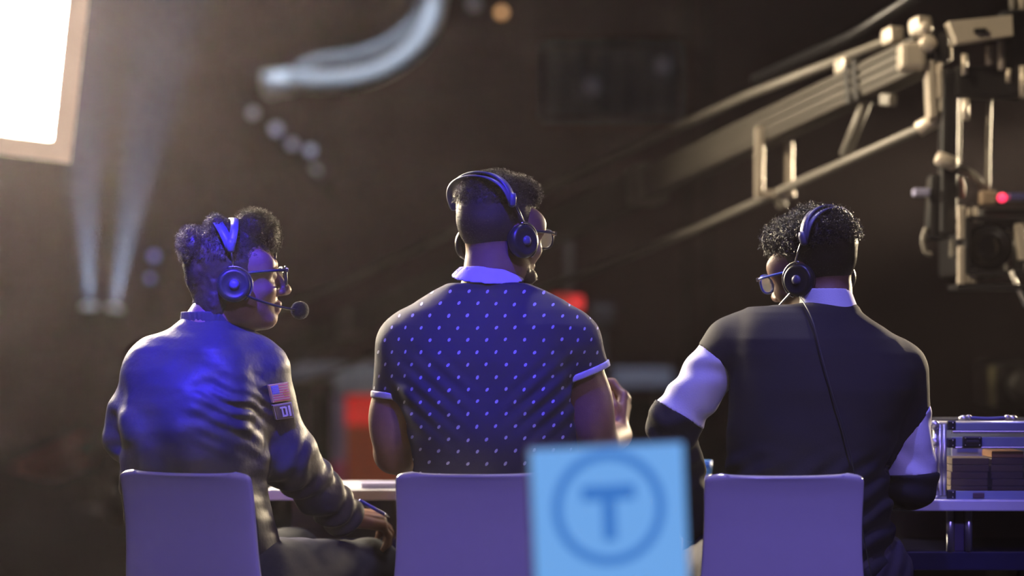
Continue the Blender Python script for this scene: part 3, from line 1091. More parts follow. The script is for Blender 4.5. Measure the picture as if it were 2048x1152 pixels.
def strands(verts, quads, count, length, curl_r, turns, rad, rs, mask=None, segs=9, out=0.7):
    """Small springy strands growing out of the surface: (verts, quads) of thin three-sided tubes."""
    nrm = np.zeros_like(verts)
    fn = np.cross(verts[quads[:, 2]] - verts[quads[:, 0]], verts[quads[:, 3]] - verts[quads[:, 1]])
    for k in range(4):
        np.add.at(nrm, quads[:, k], fn)
    nrm /= np.linalg.norm(nrm, axis=1)[:, None] + 1e-12
    ids = np.arange(len(verts)) if mask is None else np.nonzero(mask)[0]
    ids = rs.choice(ids, count, replace=len(ids) < count)
    p, n = verts[ids], nrm[ids]
    d = n * out + rs.normal(size=n.shape) * .45
    d /= np.linalg.norm(d, axis=1)[:, None]
    a = np.cross(d, rs.normal(size=d.shape))
    a /= np.linalg.norm(a, axis=1)[:, None]
    b = np.cross(d, a)
    L = length * (0.6 + .8 * rs.rand(count))
    T = turns * (0.7 + .6 * rs.rand(count))
    R = curl_r * (0.6 + .8 * rs.rand(count))
    t = np.linspace(0, 1, segs)
    ang = 2 * PI * T[:, None] * t[None]
    cen = p[:, None] - n[:, None] * .003 + d[:, None] * (L[:, None] * t[None])[..., None] \
        + a[:, None] * (R[:, None] * (np.cos(ang) - 1))[..., None] + b[:, None] * (R[:, None] * np.sin(ang))[..., None]
    vs = []
    for k in range(3):
        an = 2 * PI * k / 3
        vs.append(cen + (a[:, None] * math.cos(an) + b[:, None] * math.sin(an)) * rad * np.linspace(1, .55, segs)[None, :, None])
    V = np.stack(vs, 2).reshape(-1, 3)                       # strand, seg, side
    base = (np.arange(count) * segs * 3)[:, None, None] + (np.arange(segs - 1) * 3)[None, :, None]
    k = np.arange(3)[None, None]
    k2 = (k + 1) % 3
    Q = np.stack([base + k, base + k2, base + 3 + k2, base + 3 + k], -1).reshape(-1, 4)
    return V, Q


def hair_part(s, h, m, parent, count, length, curl_r, turns, rad, seed, keep=None, name='hair', relax=1):
    v, q = polygonize(s, h, relax)
    rs = np.random.RandomState(seed)
    V, Q = strands(v, q, count, length, curl_r, turns, rad, rs, None if keep is None else keep(v))
    vv, qq = [v, V], [q, Q + len(v)]
    if keep is not None:                        # cropped fuzz where the hair is short
        V2, Q2 = strands(v, q, int(count * .8), .0045, .0008, .6, .0004, rs, ~keep(v), 4)
        vv.append(V2)
        qq.append(Q2 + len(v) + len(V))
    me = np_mesh(name, np.concatenate(vv), np.concatenate(qq))
    return link_mesh(name, me, m, parent, smooth=True)
# ------------------------------------------------------------------ headsets, glasses, chairs
m_hset = mat('headset_plastic', (0.014, 0.014, 0.02), 0.35, noise=0.05)
m_band = mat('headset_band', (0.09, 0.09, 0.16), 0.4, noise=0.05)
m_steel = mat('polished_steel', (0.7, 0.69, 0.66), 0.25, 1.0, noise=0.05)
m_foam = mat('black_foam', (0.010, 0.010, 0.014), 0.95, bump=0.6, bscale=700)
m_gframe = mat('glasses_frame', (0.02, 0.02, 0.045), 0.3)
m_lens = thin_glass('spectacle_lens', (0.93, 0.93, 0.93), 0.12, 0.10)


def headset(name, M, label, mic_side=1, mic=True, lift=0.0, tilt=-0.18, band_r=0.124, width=.088, band_m=None, fork=0.30, cord=None):
    """M: head matrix. A two-strap headset: ear cups, straps, steel stalks, boom with foam."""
    G = M
    T = lambda x, y, z: G @ Vector((x, y, z))
    root = empty(name, T(0, -.02, band_r), label, 'headset')
    ez, ey = -.022, -.012
    band_m = band_m or m_band
    dirv = lambda x, y, z: G.to_3x3() @ Vector((x, y, z))
    for s in (-1, 1):
        c = T(s * (width - .004), ey, ez)
        ax = dirv(s, -.10, .06)
        cup = MB().lathe(c, ax, [(.030, -.012), (.036, -.008), (.0375, .002), (.034, .010), (.028, .013), (.026, .0115), (.012, .0125), (.004, .015)], 32).build('ear_cup', m_hset, root)
        MB().lathe(c - ax.normalized() * .004, ax, [(.026, -.012), (.034, -.010), (.0345, -.003), (.028, .0)], 32).build('ear_pad', m_foam, cup)
        # steel yoke ring round the front of the cup
        u, v = dirv(0, 1, 0), dirv(0, 0, 1)
        MB().tube(arc(c + ax.normalized() * .006, u, v, .0395, -1.0, 1.9, 18), .0022, 8).build('yoke_ring', m_steel, cup)
        MB().lathe(c + ax.normalized() * .012, ax, [(.010, -.002), (.011, .003), (.006, .006)], 20).build('hub', m_band, cup)
        top = T(s * (width + .001), ey - .012 * 0 + math.sin(tilt) * .075, ez + .088)
        MB().tube([c + ax.normalized() * .004 + dirv(0, 0, 1) * .037, (c + top) / 2 + dirv(s * .004, 0, .018), top], .0026, 8).build('stalk', m_steel, root)
    # two straps fanning over the head from the stalks
    for kf, f in enumerate((tilt - fork * .5, tilt + fork * .5)):
        pts = []
        n = 30
        z0 = ez + .080
        H = band_r - z0
        for i in range(n + 1):
            a = PI * i / n
            x = math.cos(a) * (width + .002)
            hh = math.sin(a) ** .75 * H
            y = ey + math.sin(tilt) * .075 + (math.sin(f) - math.sin(tilt) * .4) * hh * 1.0
            pts.append(T(x, y, z0 + hh * (math.cos(f))))
        mb = MB()
        w = .0105 if kf == 0 else .0085
        vs, fs = [], []
        for i, p in enumerate(pts):
            t = (pts[min(i + 1, n)] - pts[max(i - 1, 0)]).normalized()
            across = dirv(0, 1, 0)
            across = (across - t * across.dot(t)).normalized()
            nn = t.cross(across)
            for q in (across * w + nn * .0022, -across * w + nn * .0022, -across * w - nn * .0022, across * w - nn * .0022):
                vs.append(p + q)
        for i in range(n):
            for k in range(4):
                fs.append([4 * i + k, 4 * i + (k + 1) % 4, 4 * i + 4 + (k + 1) % 4, 4 * i + 4 + k])
        fs += [[0, 1, 2, 3], [4 * n, 4 * n + 1, 4 * n + 2, 4 * n + 3]]
        mb._take(vs, fs, smooth=True)
        mb.build('head_strap', band_m, root)
    for s in (-1, 1):
        c = T(s * (width + .002), ey + math.sin(tilt) * .075, ez + .084)
        MB().lathe(c - dirv(0, 0, 1) * .014, dirv(s * -.1, .05, 1), [(.004, 0), (.0085, .004), (.010, .02), (.008, .03)], 14).build('strap_joint', band_m, root)
    if mic:
        s = mic_side
        a = T(s * (width + .006), .004, ez - .020)
        b = T(s * (width - .002), .05, ez - .042)
        c = T(s * (width * .72), .098, ez - .056)
        e = T(s * .028, .134, ez - .060)
        bm_ = MB().tube(bez(a, b, c, e, 16), .0027, 8).build('mic_boom', m_steel if mic == 'steel' else m_hset, root)
        dv = (e - c).normalized()
        MB().lathe(e - dv * .014, dv, [(.006, 0), (.014, .004), (.019, .012), (.0205, .020), (.019, .028), (.013, .036), (.004, .040)], 24).build('foam_windscreen', m_foam, bm_)
    if cord:
        MB().tube(spline(cord, 8), .0015, 8).build('cord', m_hset, root)
    return root


def glasses(M, label, fm=None):
    T = lambda x, y, z: M @ Vector((x, y, z))
    fm = fm or m_gframe
    root = empty('eyeglasses', T(0, .115, 0), label, 'glasses')
    fy = .1085
    for s in (-1, 1):
        out = []
        for i in range(28):
            a = 2 * PI * i / 28
            cx, cz = math.cos(a), math.sin(a)
            e = 0.75
            x = .0265 * math.copysign(abs(cx) ** e, cx)
            z = .0205 * math.copysign(abs(cz) ** e, cz)
            out.append((s * .034 + x, fy - abs(s * .034 + x) * .10 + .004, -.006 + z))
        MB().tube([T(*p) for p in out], .0026, 8, closed=True).build('rim', fm, root)
        c = T(s * .034, fy - .0034 + .004, -.006)
        mb = MB()
        lv = [T(x, y + dy, z) for dy in (.0006, -.0006) for x, y, z in [((p[0] - s * .034) * .95 + s * .034, p[1], (p[2] + .006) * .95 - .006) for p in out]]
        n = 28
        mb._take(lv, [list(range(n)), list(range(n, 2 * n))[::-1]] + [[i, (i + 1) % n, n + (i + 1) % n, n + i] for i in range(n)])
        mb.build('lens', m_lens, root)
        h = T(s * .0655, fy - .004, .006)
        tp = [h, T(s * .0735, .085, .006), T(s * .0775, .03, .004), T(s * .0785, .002, .001), T(s * .0785, -.010, .0)]
        MB().tube(spline(tp, 5), .0030, 8).build('temple', fm, root)
        MB().box(T(s * .0645, fy - .001, .006), (.009, .006, .009), M.to_3x3(), bev=.001).build('hinge', m_steel, root)
    MB().tube([T(-.009, fy + .002, .002), T(0, fy + .004, .005), T(.009, fy + .002, .002)], .0024, 8).build('bridge', fm, root)
    return root


m_chair = mat('glossy_white_plastic', (0.62, 0.62, 0.66), 0.16, noise=0.03, coat=0.6)
m_chrome = mat('chrome_leg', (0.8, 0.8, 0.8), 0.12, 1.0, noise=0.02)


def make_chair():
    """A one-piece plastic shell on four chrome legs; the origin is on the floor under the seat, facing +y."""
    root = empty('shell_chair', (0, 0, 0), 'white', 'chair')
    prof = [(.215, .415, .175), (.20, .445, .185), (.12, .452, .19), (0, .442, .192), (-.11, .446, .19), (-.178, .470, .186), (-.212, .520, .178), (-.226, .580, .170),
            (-.232, .640, .165), (-.238, .700, .163), (-.248, .760, .1635), (-.256, .790, .163), (-.262, .803, .158)]
    P = spline([(0, a, b) for a, b, w in prof], 5)
    wd = [p[0] for p in spline([(w, 0, 0) for a, b, w in prof], 5)]
    nx = 17
    rows = []
    L = len(P)
    for i, (p, w) in enumerate(zip(P, wd)):
        t = (P[min(i + 1, L - 1)] - P[max(i - 1, 0)]).normalized()
        nr = Vector((0, -t.z, t.y))                          # behind / below the shell
        edge = max(0.0, 1 - (L - 1 - i) / 5.0)               # round the top corners
        edge2 = max(0.0, 1 - i / 5.0)
        ww = w - .030 * max(edge, edge2) ** 2.2
        row = []
        for k in range(nx):
            u = -1 + 2 * k / (nx - 1)
            x = math.sin(u * PI / 2 * .93) / math.sin(PI / 2 * .93) * ww
            cup = -.011 * (u * u)                            # the sides curl forward / up
            row.append((Vector((x, p.y, p.z)) + nr * cup, nr))
        rows.append(row)
    mb = MB()
    vs, fs = [], []
    th = .0055
    for side in (1, -1):
        for row in rows:
            for q, nr in row:
                vs.append(q + nr * th * side)
    N = L * nx
    for i in range(L - 1):
        for k in range(nx - 1):
            a = i * nx + k
            fs.append([a, a + 1, a + nx + 1, a + nx])
            fs.append([N + a, N + a + nx, N + a + nx + 1, N + a + 1])
    for i in range(L - 1):
        for k in (0, nx - 1):
            a = i * nx + k
            fs.append([a, a + nx, N + a + nx, N + a])
    for k in range(nx - 1):
        for i in (0, L - 1):
            a = i * nx + k
            fs.append([a, a + 1, N + a + 1, N + a])
    mb._take(vs, fs, smooth=True)
    sh = mb.build('shell', m_chair, root)
    bv = sh.modifiers.new('soft_edge', 'BEVEL')
    bv.width, bv.segments, bv.angle_limit = .004, 3, math.radians(50)
    for sx in (-1, 1):
        for sy in (-1, 1):
            MB().tube([(sx * .10, sy * .10, .425), (sx * .15, sy * .14, .40), (sx * .19, sy * .20, .012)], .0105, 12).build('leg', m_chrome, root)
    MB().box((0, 0, .424), (.24, .26, .012), bev=.004).build('seat_frame', m_chrome, root)
    return root


def copy_tree(o, parent=None):
    c = o.copy()
    COL.objects.link(c)
    if parent is not None:
        c.parent = parent
    for ch in list(o.children):
        copy_tree(ch, c)
    return c


chair = make_chair()
spots = [(W(378, 0, 4.80), .23, math.radians(27), 'glossy white plastic chair under the person in the bomber jacket'),
         (W(950, 0, 4.76), .23, math.radians(2), 'glossy white plastic chair under the person in the dotted shirt, partly behind the sign'),
         (W(1566, 0, 4.70), .23, math.radians(-3), 'glossy white plastic chair under the person in the black top with white sleeves')]
CH = []
for i, (p, back, yaw, lab) in enumerate(spots):
    o = chair if i == 0 else copy_tree(chair)
    o.location = (p.x + math.sin(yaw) * back, p.y + math.cos(yaw) * back, 0)
    o.rotation_euler = (0, 0, -yaw)
    tag(o, lab, 'chair', 'white shell chairs')
    CH.append(o)
# ------------------------------------------------------------------ the three seated persons
def skin_mat(name, c):
    return mat(name, c, 0.48, noise=0.12, nscale=60, bump=0.12, bscale=500)


m_shoe = mat('dark_shoe_leather', (0.02, 0.02, 0.022), 0.4)


def shoe(ankle, yaw, parent, m):
    a = Vector(ankle)
    f = Vector((math.sin(yaw), math.cos(yaw), 0))
    s = s_union([s_cone(a + Vector((0, 0, -.01)), (a.x, a.y, .05), .045, .042), s_cone(Vector((a.x, a.y, .042)) - f * .03, Vector((a.x, a.y, .036)) + f * .15, .041, .035)], .03)
    s = s_cut(s, (0, 0, .004), (0, 0, -1))
    s = s_cut(s, (0, 0, a.z + .02), (0, 0, 1))
    return solid('shoe', s, .006, m, parent)


def person(body, h, skin, label):
    v, q = polygonize(body, h)
    o = link_mesh('person', np_mesh('person', v, q), skin, None, smooth=True)
    tag(o, label, 'person')
    return o


def leg_solids(hip, knee, ankle, r, k=.03):
    return [s_cone(hip, knee, r[0], r[1]), s_cone(knee, ankle, r[1], r[2])]


def foot_solid(ankle, yaw):
    a = Vector(ankle)
    f = Vector((math.sin(yaw), math.cos(yaw), 0))
    return [s_cone(a, Vector((a.x, a.y, .045)) - f * .02, .032, .030), s_cone(Vector((a.x, a.y, .042)) - f * .02, Vector((a.x, a.y, .034)) + f * .14, .030, .024)]


def px_rows(rows, y0):
    """rows of (py, left px, right px, centre y, half depth) on the person's plane -> loft rows."""
    out = []
    for py, l, r, cy, b in rows:
        d = 5.0 + y0 + cy
        A, B = W(l, py, d), W(r, py, d)
        out.append((A.z, (A.x + B.x) / 2, y0 + cy, (B.x - A.x) / 2, b))
    return out


def Q(px, py, y=0.0):
    return W(px, py, 5.0 + y)


# ============ person in the bomber jacket (left) ============
def person_one():
    yaw = math.radians(76)
    M = head_matrix(Q(468, 552, .05), yaw, math.radians(-3))
    skin = skin_mat('brown_skin_warm', (0.20, 0.095, 0.055))
    rows = px_rows([(1215, 300, 545, .04, .15), (1100, 275, 552, .03, .145), (1000, 255, 540, .01, .14), (930, 248, 528, .0, .138), (860, 246, 525, .0, .14), (800, 250, 535, .01, .14),
                    (740, 272, 540, .025, .13), (700, 300, 528, .03, .115), (675, 325, 510, .035, .098), (655, 350, 490, .04, .080), (640, 366, 474, .045, .066)], .0)
    shL, shR = Q(312, 745, .03), Q(515, 742, .05)
    elL, elR = Q(268, 868, .10), Q(562, 905, .13)
    wrL = Q(420, 1010, .36)
    wrR = Q(690, 1034, .30)
    hipL, hipR = Vector((-.72, .07, .555)), Vector((-.56, .02, .555))
    kneeL, kneeR = Vector((-.53, .52, .55)), Vector((-.335, .42, .53))
    anL, anR = Vector((-.50, .57, .10)), Vector((-.30, .50, .10))
    neck_p = Q(416, 655, .03)
    hd = (Vector((.62, .52, -.10))).normalized()
    handR = s_hand(wrR + hd * .004, hd, (.25, -.30, .92), True, (.55, .6, .65, .7), .35)
    handL = s_hand(wrL, (.5, .85, -.2), (-.2, .1, 1), False, (.4, .45, .5, .5), .3)
    core = s_loft([(r[0] - .02, r[1], r[2], r[3] * .78, r[4] * .78) for r in rows], 2.3, 0.35)
    body = s_union([s_xf(s_head(), M), s_neck(M, neck_p, .052), core,
                    s_chain([shL, elL, wrL], [.05, .04, .028]), s_chain([shR, elR, wrR], [.05, .04, .028]), handR, handL]
                   + leg_solids(hipL, kneeL, anL, (.075, .055, .035)) + leg_solids(hipR, kneeR, anR, (.075, .055, .035))
                   + foot_solid(anL, .2) + foot_solid(anR, .5), .018)
    o = person(body, .0036, skin, 'person in a dark bomber jacket with sleeve patches, seated, turned right, hand on knee')
    # jacket
    torso = s_loft(rows, 2.5, 0.30)
    slR = s_union([s_cone(shR, elR, .075, .066), s_cone(elR, wrR + (elR - wrR).normalized() * .015, .066, .048), s_ell(elR, (.07, .07, .066))], .03)
    slL = s_union([s_cone(shL, elL, .075, .066), s_cone(elL, wrL + (elL - wrL).normalized() * .015, .066, .046)], .03)
    waist = rows[0][0]
    jk = s_union([torso, slR, slL], .045)

    axR = np.array((wrR - elR).normalized())
    eR = np.array(elR)
    sR = np.array(shR)

    def folds(P):
        d = .0030 * vnoise(P * np.array([1, 1, .55]), 13) + .0030 * vnoise(P * np.array([.7, .7, 1.6]) + 3, 28)
        # gathered creases round the lower sleeve and across the back of the arm
        t = (P - eR) @ axR
        r = np.linalg.norm(P - eR - t[:, None] * axR, axis=1)
        m = np.clip((t + .04) / .06, 0, 1) * np.clip((.11 - r) / .03, 0, 1)
        d = d + m * .0075 * np.sin(t * 105 + 5 * vnoise(P, 11)) * (0.6 + .4 * vnoise(P + 9, 14))
        g = np.exp(-((P[:, 0] - (sR[0] - .045)) ** 2 / .0045 + (P[:, 2] - (sR[2] - .10)) ** 2 / .0045))
        d = d + g * (.0034 + .0022 * vnoise(P + 4, 20)) * np.sin(P[:, 2] * 205 + P[:, 0] * 75 + 7 * vnoise(P, 12))
        # long soft folds hanging from the shoulders
        dg = P[:, 0] * 45 + P[:, 2] * 26 + 3.0 * vnoise(P + 5, 6)
        d = d + .0042 * np.sin(dg) * np.clip((1.13 - P[:, 2]) / .1, 0, 1)
        return d
    jk = s_disp(jk, folds)
    jk = s_cut(jk, (0, 0, rows[0][0] if rows[0][0] < rows[-1][0] else rows[-1][0]), (0, 0, -1))
    m_jk = mat('navy_nylon', (0.026, 0.026, 0.035), 0.52, spec=0.25, noise=0.12, nscale=8, bump=0.10, bscale=90)
    jo = solid('bomber_jacket', jk, .0042, m_jk, o, relax=1)
    # ribbed stand collar
    cc = Q(417, 640, .035)
    ring = s_loft([(cc.z - .022, cc.x + .004, cc.y + .004, .068, .064), (cc.z + .018, cc.x, cc.y, .0595, .058)], 2.1, .3)
    inner = s_loft([(cc.z - .05, cc.x + .004, cc.y + .004, .058, .055), (cc.z + .05, cc.x, cc.y, .051, .050)], 2.1, .3)
    col_s = s_disp(s_sub(ring, inner), lambda P: .0008 * np.sin(np.arctan2(P[:, 1] - cc.y, P[:, 0] - cc.x) * 90))
    solid('rib_collar', col_s, .0028, mat('black_rib_knit', (0.02, 0.02, 0.025), 0.8), jo, relax=1)
    for w_, e_ in ((wrR, elR), (wrL, elL)):
        ax = (w_ - e_).normalized()
        cuff = s_sub(s_cone(w_ - ax * .035, w_ + ax * .012, .041, .036), s_cone(w_ - ax * .01, w_ + ax * .06, .0305, .0305))
        cuff = s_cut(cuff, w_ + ax * .014, ax)
        solid('rib_cuff', cuff, .0032, MATS['black_rib_knit'], jo, relax=1)
    # trousers
    tr = s_union([s_cone(hipL, kneeL, .098, .078), s_cone(kneeL, anL, .076, .055), s_cone(hipR, kneeR, .098, .080), s_cone(kneeR, anR, .076, .055),
                  s_ell((-.645, .03, .55), (.165, .14, .10))], .04)
    tr = s_disp(tr, lambda P: .0035 * vnoise(P, 17) + .002 * vnoise(P * np.array([1, .5, 1]), 40))
    tr = s_cut(tr, (0, 0, .105), (0, 0, -1))
    solid('trousers', tr, .006, mat('dark_denim', (0.016, 0.018, 0.027), 0.85, spec=0.15, noise=0.25, nscale=120, bump=0.1, bscale=600), o, relax=1)
    shoe(anL, .2, o, m_shoe)
    shoe(anR, .5, o, m_shoe)
    # sponge-textured flat-top hair in three puffs, faded to the nape
    T = lambda s: s_xf(s, M)
    base = s_cut(s_ell((0, -.012, .029), (.0785, .098, .0900)), (0, .058, .02), (0, 1, -.25))
    base = s_cut(base, (0, -.05, -.072), (0, .45, -1))
    base = s_union([base, s_ell((0, -.048, -.048), (.066, .043, .076))], .02)
    puffs = [s_ell((0, -.090, .068), (.062, .026, .042)), s_ell((0, -.082, .020), (.055, .024, .060)), s_ell((0, -.037, .102), (.060, .020, .030)), s_ell((0, .046, .098), (.064, .048, .044)),
             s_ell((0, .078, .084), (.052, .026, .036))]
    hs = s_union([base] + puffs, .003)
    hs = s_disp(hs, lambda P: -.0036 * np.abs(vnoise(P, 75)) - .0045 * vnoise(P, 42) * np.clip((P[:, 2] - .02) / .05, 0, 1))
    m_hair = mat('dark_brown_hair', (0.030, 0.014, 0.009), 0.55, noise=0.3)
    hair_part(T(hs), .0032, m_hair, o, 9000, .0105, .0019, 1.5, .00055, 3,
              keep=lambda v: ((v - np.array(M.translation)) @ np.array(M.to_3x3()))[:, 2] > .035)
    MB().tube(arc(M @ Vector((0, .084, .014)), M.to_3x3() @ Vector((1, 0, 0)), M.to_3x3() @ Vector((0, .25, 1)), .034, .55, 1.25, 8), .0028, 6).build('eyebrow', m_hair, o)
    MB().tube(arc(M @ Vector((0, .084, .014)), M.to_3x3() @ Vector((-1, 0, 0)), M.to_3x3() @ Vector((0, .25, 1)), .034, .55, 1.25, 8), .0028, 6).build('eyebrow', m_hair, o)
    return o, M, dict(shR=shR, elR=elR, wrR=wrR, jacket=jo, jk=jk, hand=(wrR, hd))


P1, M1, I1 = person_one()
headset('headset', M1, 'headset with forked blue band and foam microphone on the person in the bomber jacket', 1, True, tilt=-.05, fork=.62, band_r=.128, width=.090)
glasses(M1, 'dark framed eyeglasses on the person in the bomber jacket')


# ============ person in the dotted polo shirt (middle) ============
def person_two():
    yaw = math.radians(45)
    M = head_matrix(Q(999, 466, .07), yaw, math.radians(3))
    skin = skin_mat('brown_skin_light', (0.24, 0.125, 0.075))
    rows = px_rows([(1215, 800, 1165, .03, .155), (1100, 805, 1165, .02, .15), (1000, 815, 1160, .0, .14), (930, 822, 1152, .0, .13), (850, 810, 1142, .01, .128), (780, 798, 1140, .02, .13),
                    (720, 792, 1150, .03, .128), (680, 792, 1160, .04, .122), (650, 798, 1168, .045, .112), (621, 812, 1156, .05, .098), (600, 838, 1130, .055, .086), (580, 868, 1092, .06, .075), (567, 894, 1058, .052, .070)], .0)
    shL, shR = Q(812, 692, .05), Q(1144, 690, .05)
    elL, elR = Q(790, 905, .12), Q(1196, 890, .12)
    wrL, wrR = Q(880, 955, .42), Q(1238, 872, .36)
    hipL, hipR = Vector((-.14, .04, .565)), Vector((.06, .04, .565))
    kneeL, kneeR = Vector((-.10, .50, .56)), Vector((.17, .50, .56))
    anL, anR = Vector((-.08, .52, .10)), Vector((.18, .52, .10))
    neck_p = Q(978, 572, .055)
    handR = s_hand(wrR, (.15, .55, .80), (.95, -.1, .0), True, (.75, .8, .85, .9), .8)
    handL = s_hand(wrL, (.45, .85, -.12), (-.1, .1, 1), False, (.3, .35, .4, .45), .3)
    core = s_loft([(r[0] - .015, r[1], r[2], r[3] * .8, r[4] * .8) for r in rows], 2.3, 0.0)
    body = s_union([s_xf(s_head(), M), s_neck(M, neck_p, .057), core,
                    s_chain([shL, elL, wrL], [.058, .047, .031]), s_chain([shR, elR, wrR], [.058, .047, .031]),
                    s_ell(Q(782, 840, .085), (.05, .05, .09)), s_ell(Q(1180, 820, .085), (.05, .05, .09)), handR, handL]
                   + leg_solids(hipL, kneeL, anL, (.085, .06, .038)) + leg_solids(hipR, kneeR, anR, (.085, .06, .038))
                   + foot_solid(anL, -.1) + foot_solid(anR, .1), .018)
    o = person(body, .0036, skin, 'person in a dotted navy polo shirt, seated, back to us, head turned right')
    torso = s_loft(rows, 2.35, 0.0)
    aL, aR = (elL - shL).normalized(), (elR - shR).normalized()
    cL, cR = Q(772, 793, .09), Q(1166, 748, .09)
    nL, nR = Vector((-.10, 0, -1)), Vector((.40, 0.05, -1))
    slL = s_cut(s_union([s_cone(shL, elL, .066, .060)], .03), cL, nL)
    slR = s_cut(s_union([s_cone(shR, elR, .067, .066)], .03), cR, nR)
    sh = s_union([torso, slL, slR], .035)

    def folds(P):
        d = .0022 * vnoise(P, 14)
        dg = (P[:, 0] + P[:, 2]) * 30 + 2.2 * vnoise(P + 2, 5)
        back = np.clip((.05 - P[:, 1]) / .05, 0, 1)
        d = d + back * .0042 * np.sin(dg) * np.clip((1.10 - P[:, 2]) / .12, 0, 1)
        for s_, c_ in ((-1, shL), (1, shR)):
            g = np.exp(-((P[:, 0] - c_.x + s_ * .06) ** 2 + (P[:, 2] - c_.z + .12) ** 2) / .006)
            d = d + g * .0035 * np.sin((P[:, 2] * 1.2 - s_ * P[:, 0]) * 120)
        return d
    sh = s_disp(sh, folds)
    sh = s_cut(sh, (0, 0, .56), (0, 0, -1))
    v, q = polygonize(sh, .0042, 1)
    me = np_mesh('polo_shirt', v, q)
    cx, cy = Q(980, 0).x, .02
    a_, b_ = .19, .13
    ang = np.arctan2((v[:, 0] - cx) / a_, (cy - v[:, 1]) / b_)
    uv = np.zeros((len(v), 3), np.float32)
    back = (v[:, 1] < cy + .03)
    uv[:, 0] = np.where(np.abs(v[:, 0] - cx) < .15, np.where(v[:, 1] < cy, v[:, 0] - cx, .46 - (v[:, 0] - cx)), a_ * ang * .86)
    uv[:, 0] = np.where(v[:, 1] < cy + .02, (v[:, 0] - cx) + .35 * np.sign(v[:, 0] - cx) * np.maximum(np.abs(v[:, 0] - cx) - .17, 0), uv[:, 0])
    uv[:, 1] = v[:, 2]
    at = me.attributes.new('cloth_uv', 'FLOAT_VECTOR', 'POINT')
    at.data.foreach_set('vector', uv.ravel())
    m = mat('dotted_navy_pique', (0.021, 0.019, 0.034), 0.75, noise=0.1, nscale=60, bump=0.25, bscale=900)
    nt = m.node_tree
    N, L = nt.nodes, nt.links
    att = N.new('ShaderNodeAttribute')
    att.attribute_name = 'cloth_uv'
    sep = N.new('ShaderNodeSeparateXYZ')
    nz = N.new('ShaderNodeTexNoise')
    nz.inputs['Scale'].default_value = 12
    L.new(att.outputs['Vector'], nz.inputs['Vector'])
    ad = N.new('ShaderNodeVectorMath')
    ad.operation = 'MULTIPLY_ADD'
    ad.inputs[1].default_value = (.012, .012, 0)
    L.new(nz.outputs['Color'], ad.inputs[0])
    L.new(att.outputs['Vector'], ad.inputs[2])
    L.new(ad.outputs[0], sep.inputs[0])

    def math_(op, a, b=None, c=None):
        n_ = N.new('ShaderNodeMath')
        n_.operation = op
        for i, x in enumerate((a, b, c)):
            if x is None:
                continue
            if isinstance(x, (int, float)):
                n_.inputs[i].default_value = x
            else:
                L.new(x, n_.inputs[i])
        return n_.outputs[0]
    dxp, dzp = .0405, .0262
    row = math_('FLOOR', math_('DIVIDE', sep.outputs['Y'], dzp))
    odd = math_('MODULO', row, 2.0)
    fx = math_('SUBTRACT', math_('FRACT', math_('ADD', math_('DIVIDE', sep.outputs['X'], dxp), math_('MULTIPLY', odd, .5))), .5)
    fz = math_('SUBTRACT', math_('FRACT', math_('DIVIDE', sep.outputs['Y'], dzp)), .5)
    # small tilted teardrop marks
    px_ = math_('ADD', math_('MULTIPLY', fx, dxp), math_('MULTIPLY', fz, dzp * -.35))
    r = math_('SQRT', math_('ADD', math_('POWER', math_('MULTIPLY', px_, 1.25), 2.0), math_('POWER', math_('MULTIPLY', fz, dzp), 2.0)))
    dot = math_('LESS_THAN', r, .0040)
    mx = N.new('ShaderNodeMix')
    mx.data_type = 'RGBA'
    old = N['Principled BSDF'].inputs['Base Color'].links[0].from_socket
    L.new(dot, mx.inputs[0])
    L.new(old, mx.inputs[6])
    mx.inputs[7].default_value = (.42, .42, .50, 1)
    L.new(mx.outputs[2], N['Principled BSDF'].inputs['Base Color'])
    so = link_mesh('polo_shirt', me, m, o, smooth=True)
    m_white = mat('white_knit', (0.62, 0.62, 0.64), 0.75, bump=0.2, bscale=800)
    # sleeve bands
    for c, nn, s1, e1, r0, r1 in ((cL, nL, shL, elL, .066, .060), (cR, nR, shR, elR, .067, .066)):
        nn = nn.normalized()
        outer = s_cone(s1, e1, r0 + .004, r1 + .004)
        band = s_sub(outer, s_cone(s1, e1, r0 - .004, r1 - .004))
        band = s_cut(s_cut(band, c + nn * .004, nn), c - nn * .011, -nn)
        solid('sleeve_band', band, .0028, m_white, so, relax=1)
    # folded collar: tall at the nape, sloping down to the front
    cc = Q(976, 552, .06)
    outer = s_loft([(cc.z - .060, cc.x - .008, cc.y, .118, .092), (cc.z - .014, cc.x - .006, cc.y, .090, .080), (cc.z + .020, cc.x, cc.y + .003, .064, .066)], 2.1, 0)
    inner = s_loft([(cc.z - .07, cc.x - .008, cc.y, .114, .090), (cc.z - .014, cc.x - .006, cc.y, .082, .072), (cc.z + .05, cc.x, cc.y + .003, .036, .046)], 2.1, 0)
    cs = s_cut(s_sub(outer, inner), cc + Vector((0, -.08, -.020)), (-.06, .22, -1))
    cs = s_cut(cs, cc + Vector((0, 0, .017)), (0, .25, 1))
    solid('collar', cs, .0030, m_white, so, relax=2)
    tr = s_union([s_cone(hipL, kneeL, .105, .082), s_cone(kneeL, anL, .080, .058), s_cone(hipR, kneeR, .105, .082), s_cone(kneeR, anR, .080, .058),
                  s_ell((-.04, .02, .56), (.19, .15, .11))], .04)
    tr = s_cut(s_disp(tr, lambda P: .003 * vnoise(P, 17)), (0, 0, .105), (0, 0, -1))
    solid('trousers', tr, .007, mat('black_trousers', (0.015, 0.015, 0.018), 0.8), o, relax=1)
    shoe(anL, -.1, o, m_shoe)
    shoe(anR, .1, o, m_shoe)
    # short hair, curly on top, faded sides, and a beard
    base = s_cut(s_ell((0, -.012, .032), (.0765, .0985, .0905)), (0, .066, .03), (0, 1, -.35))
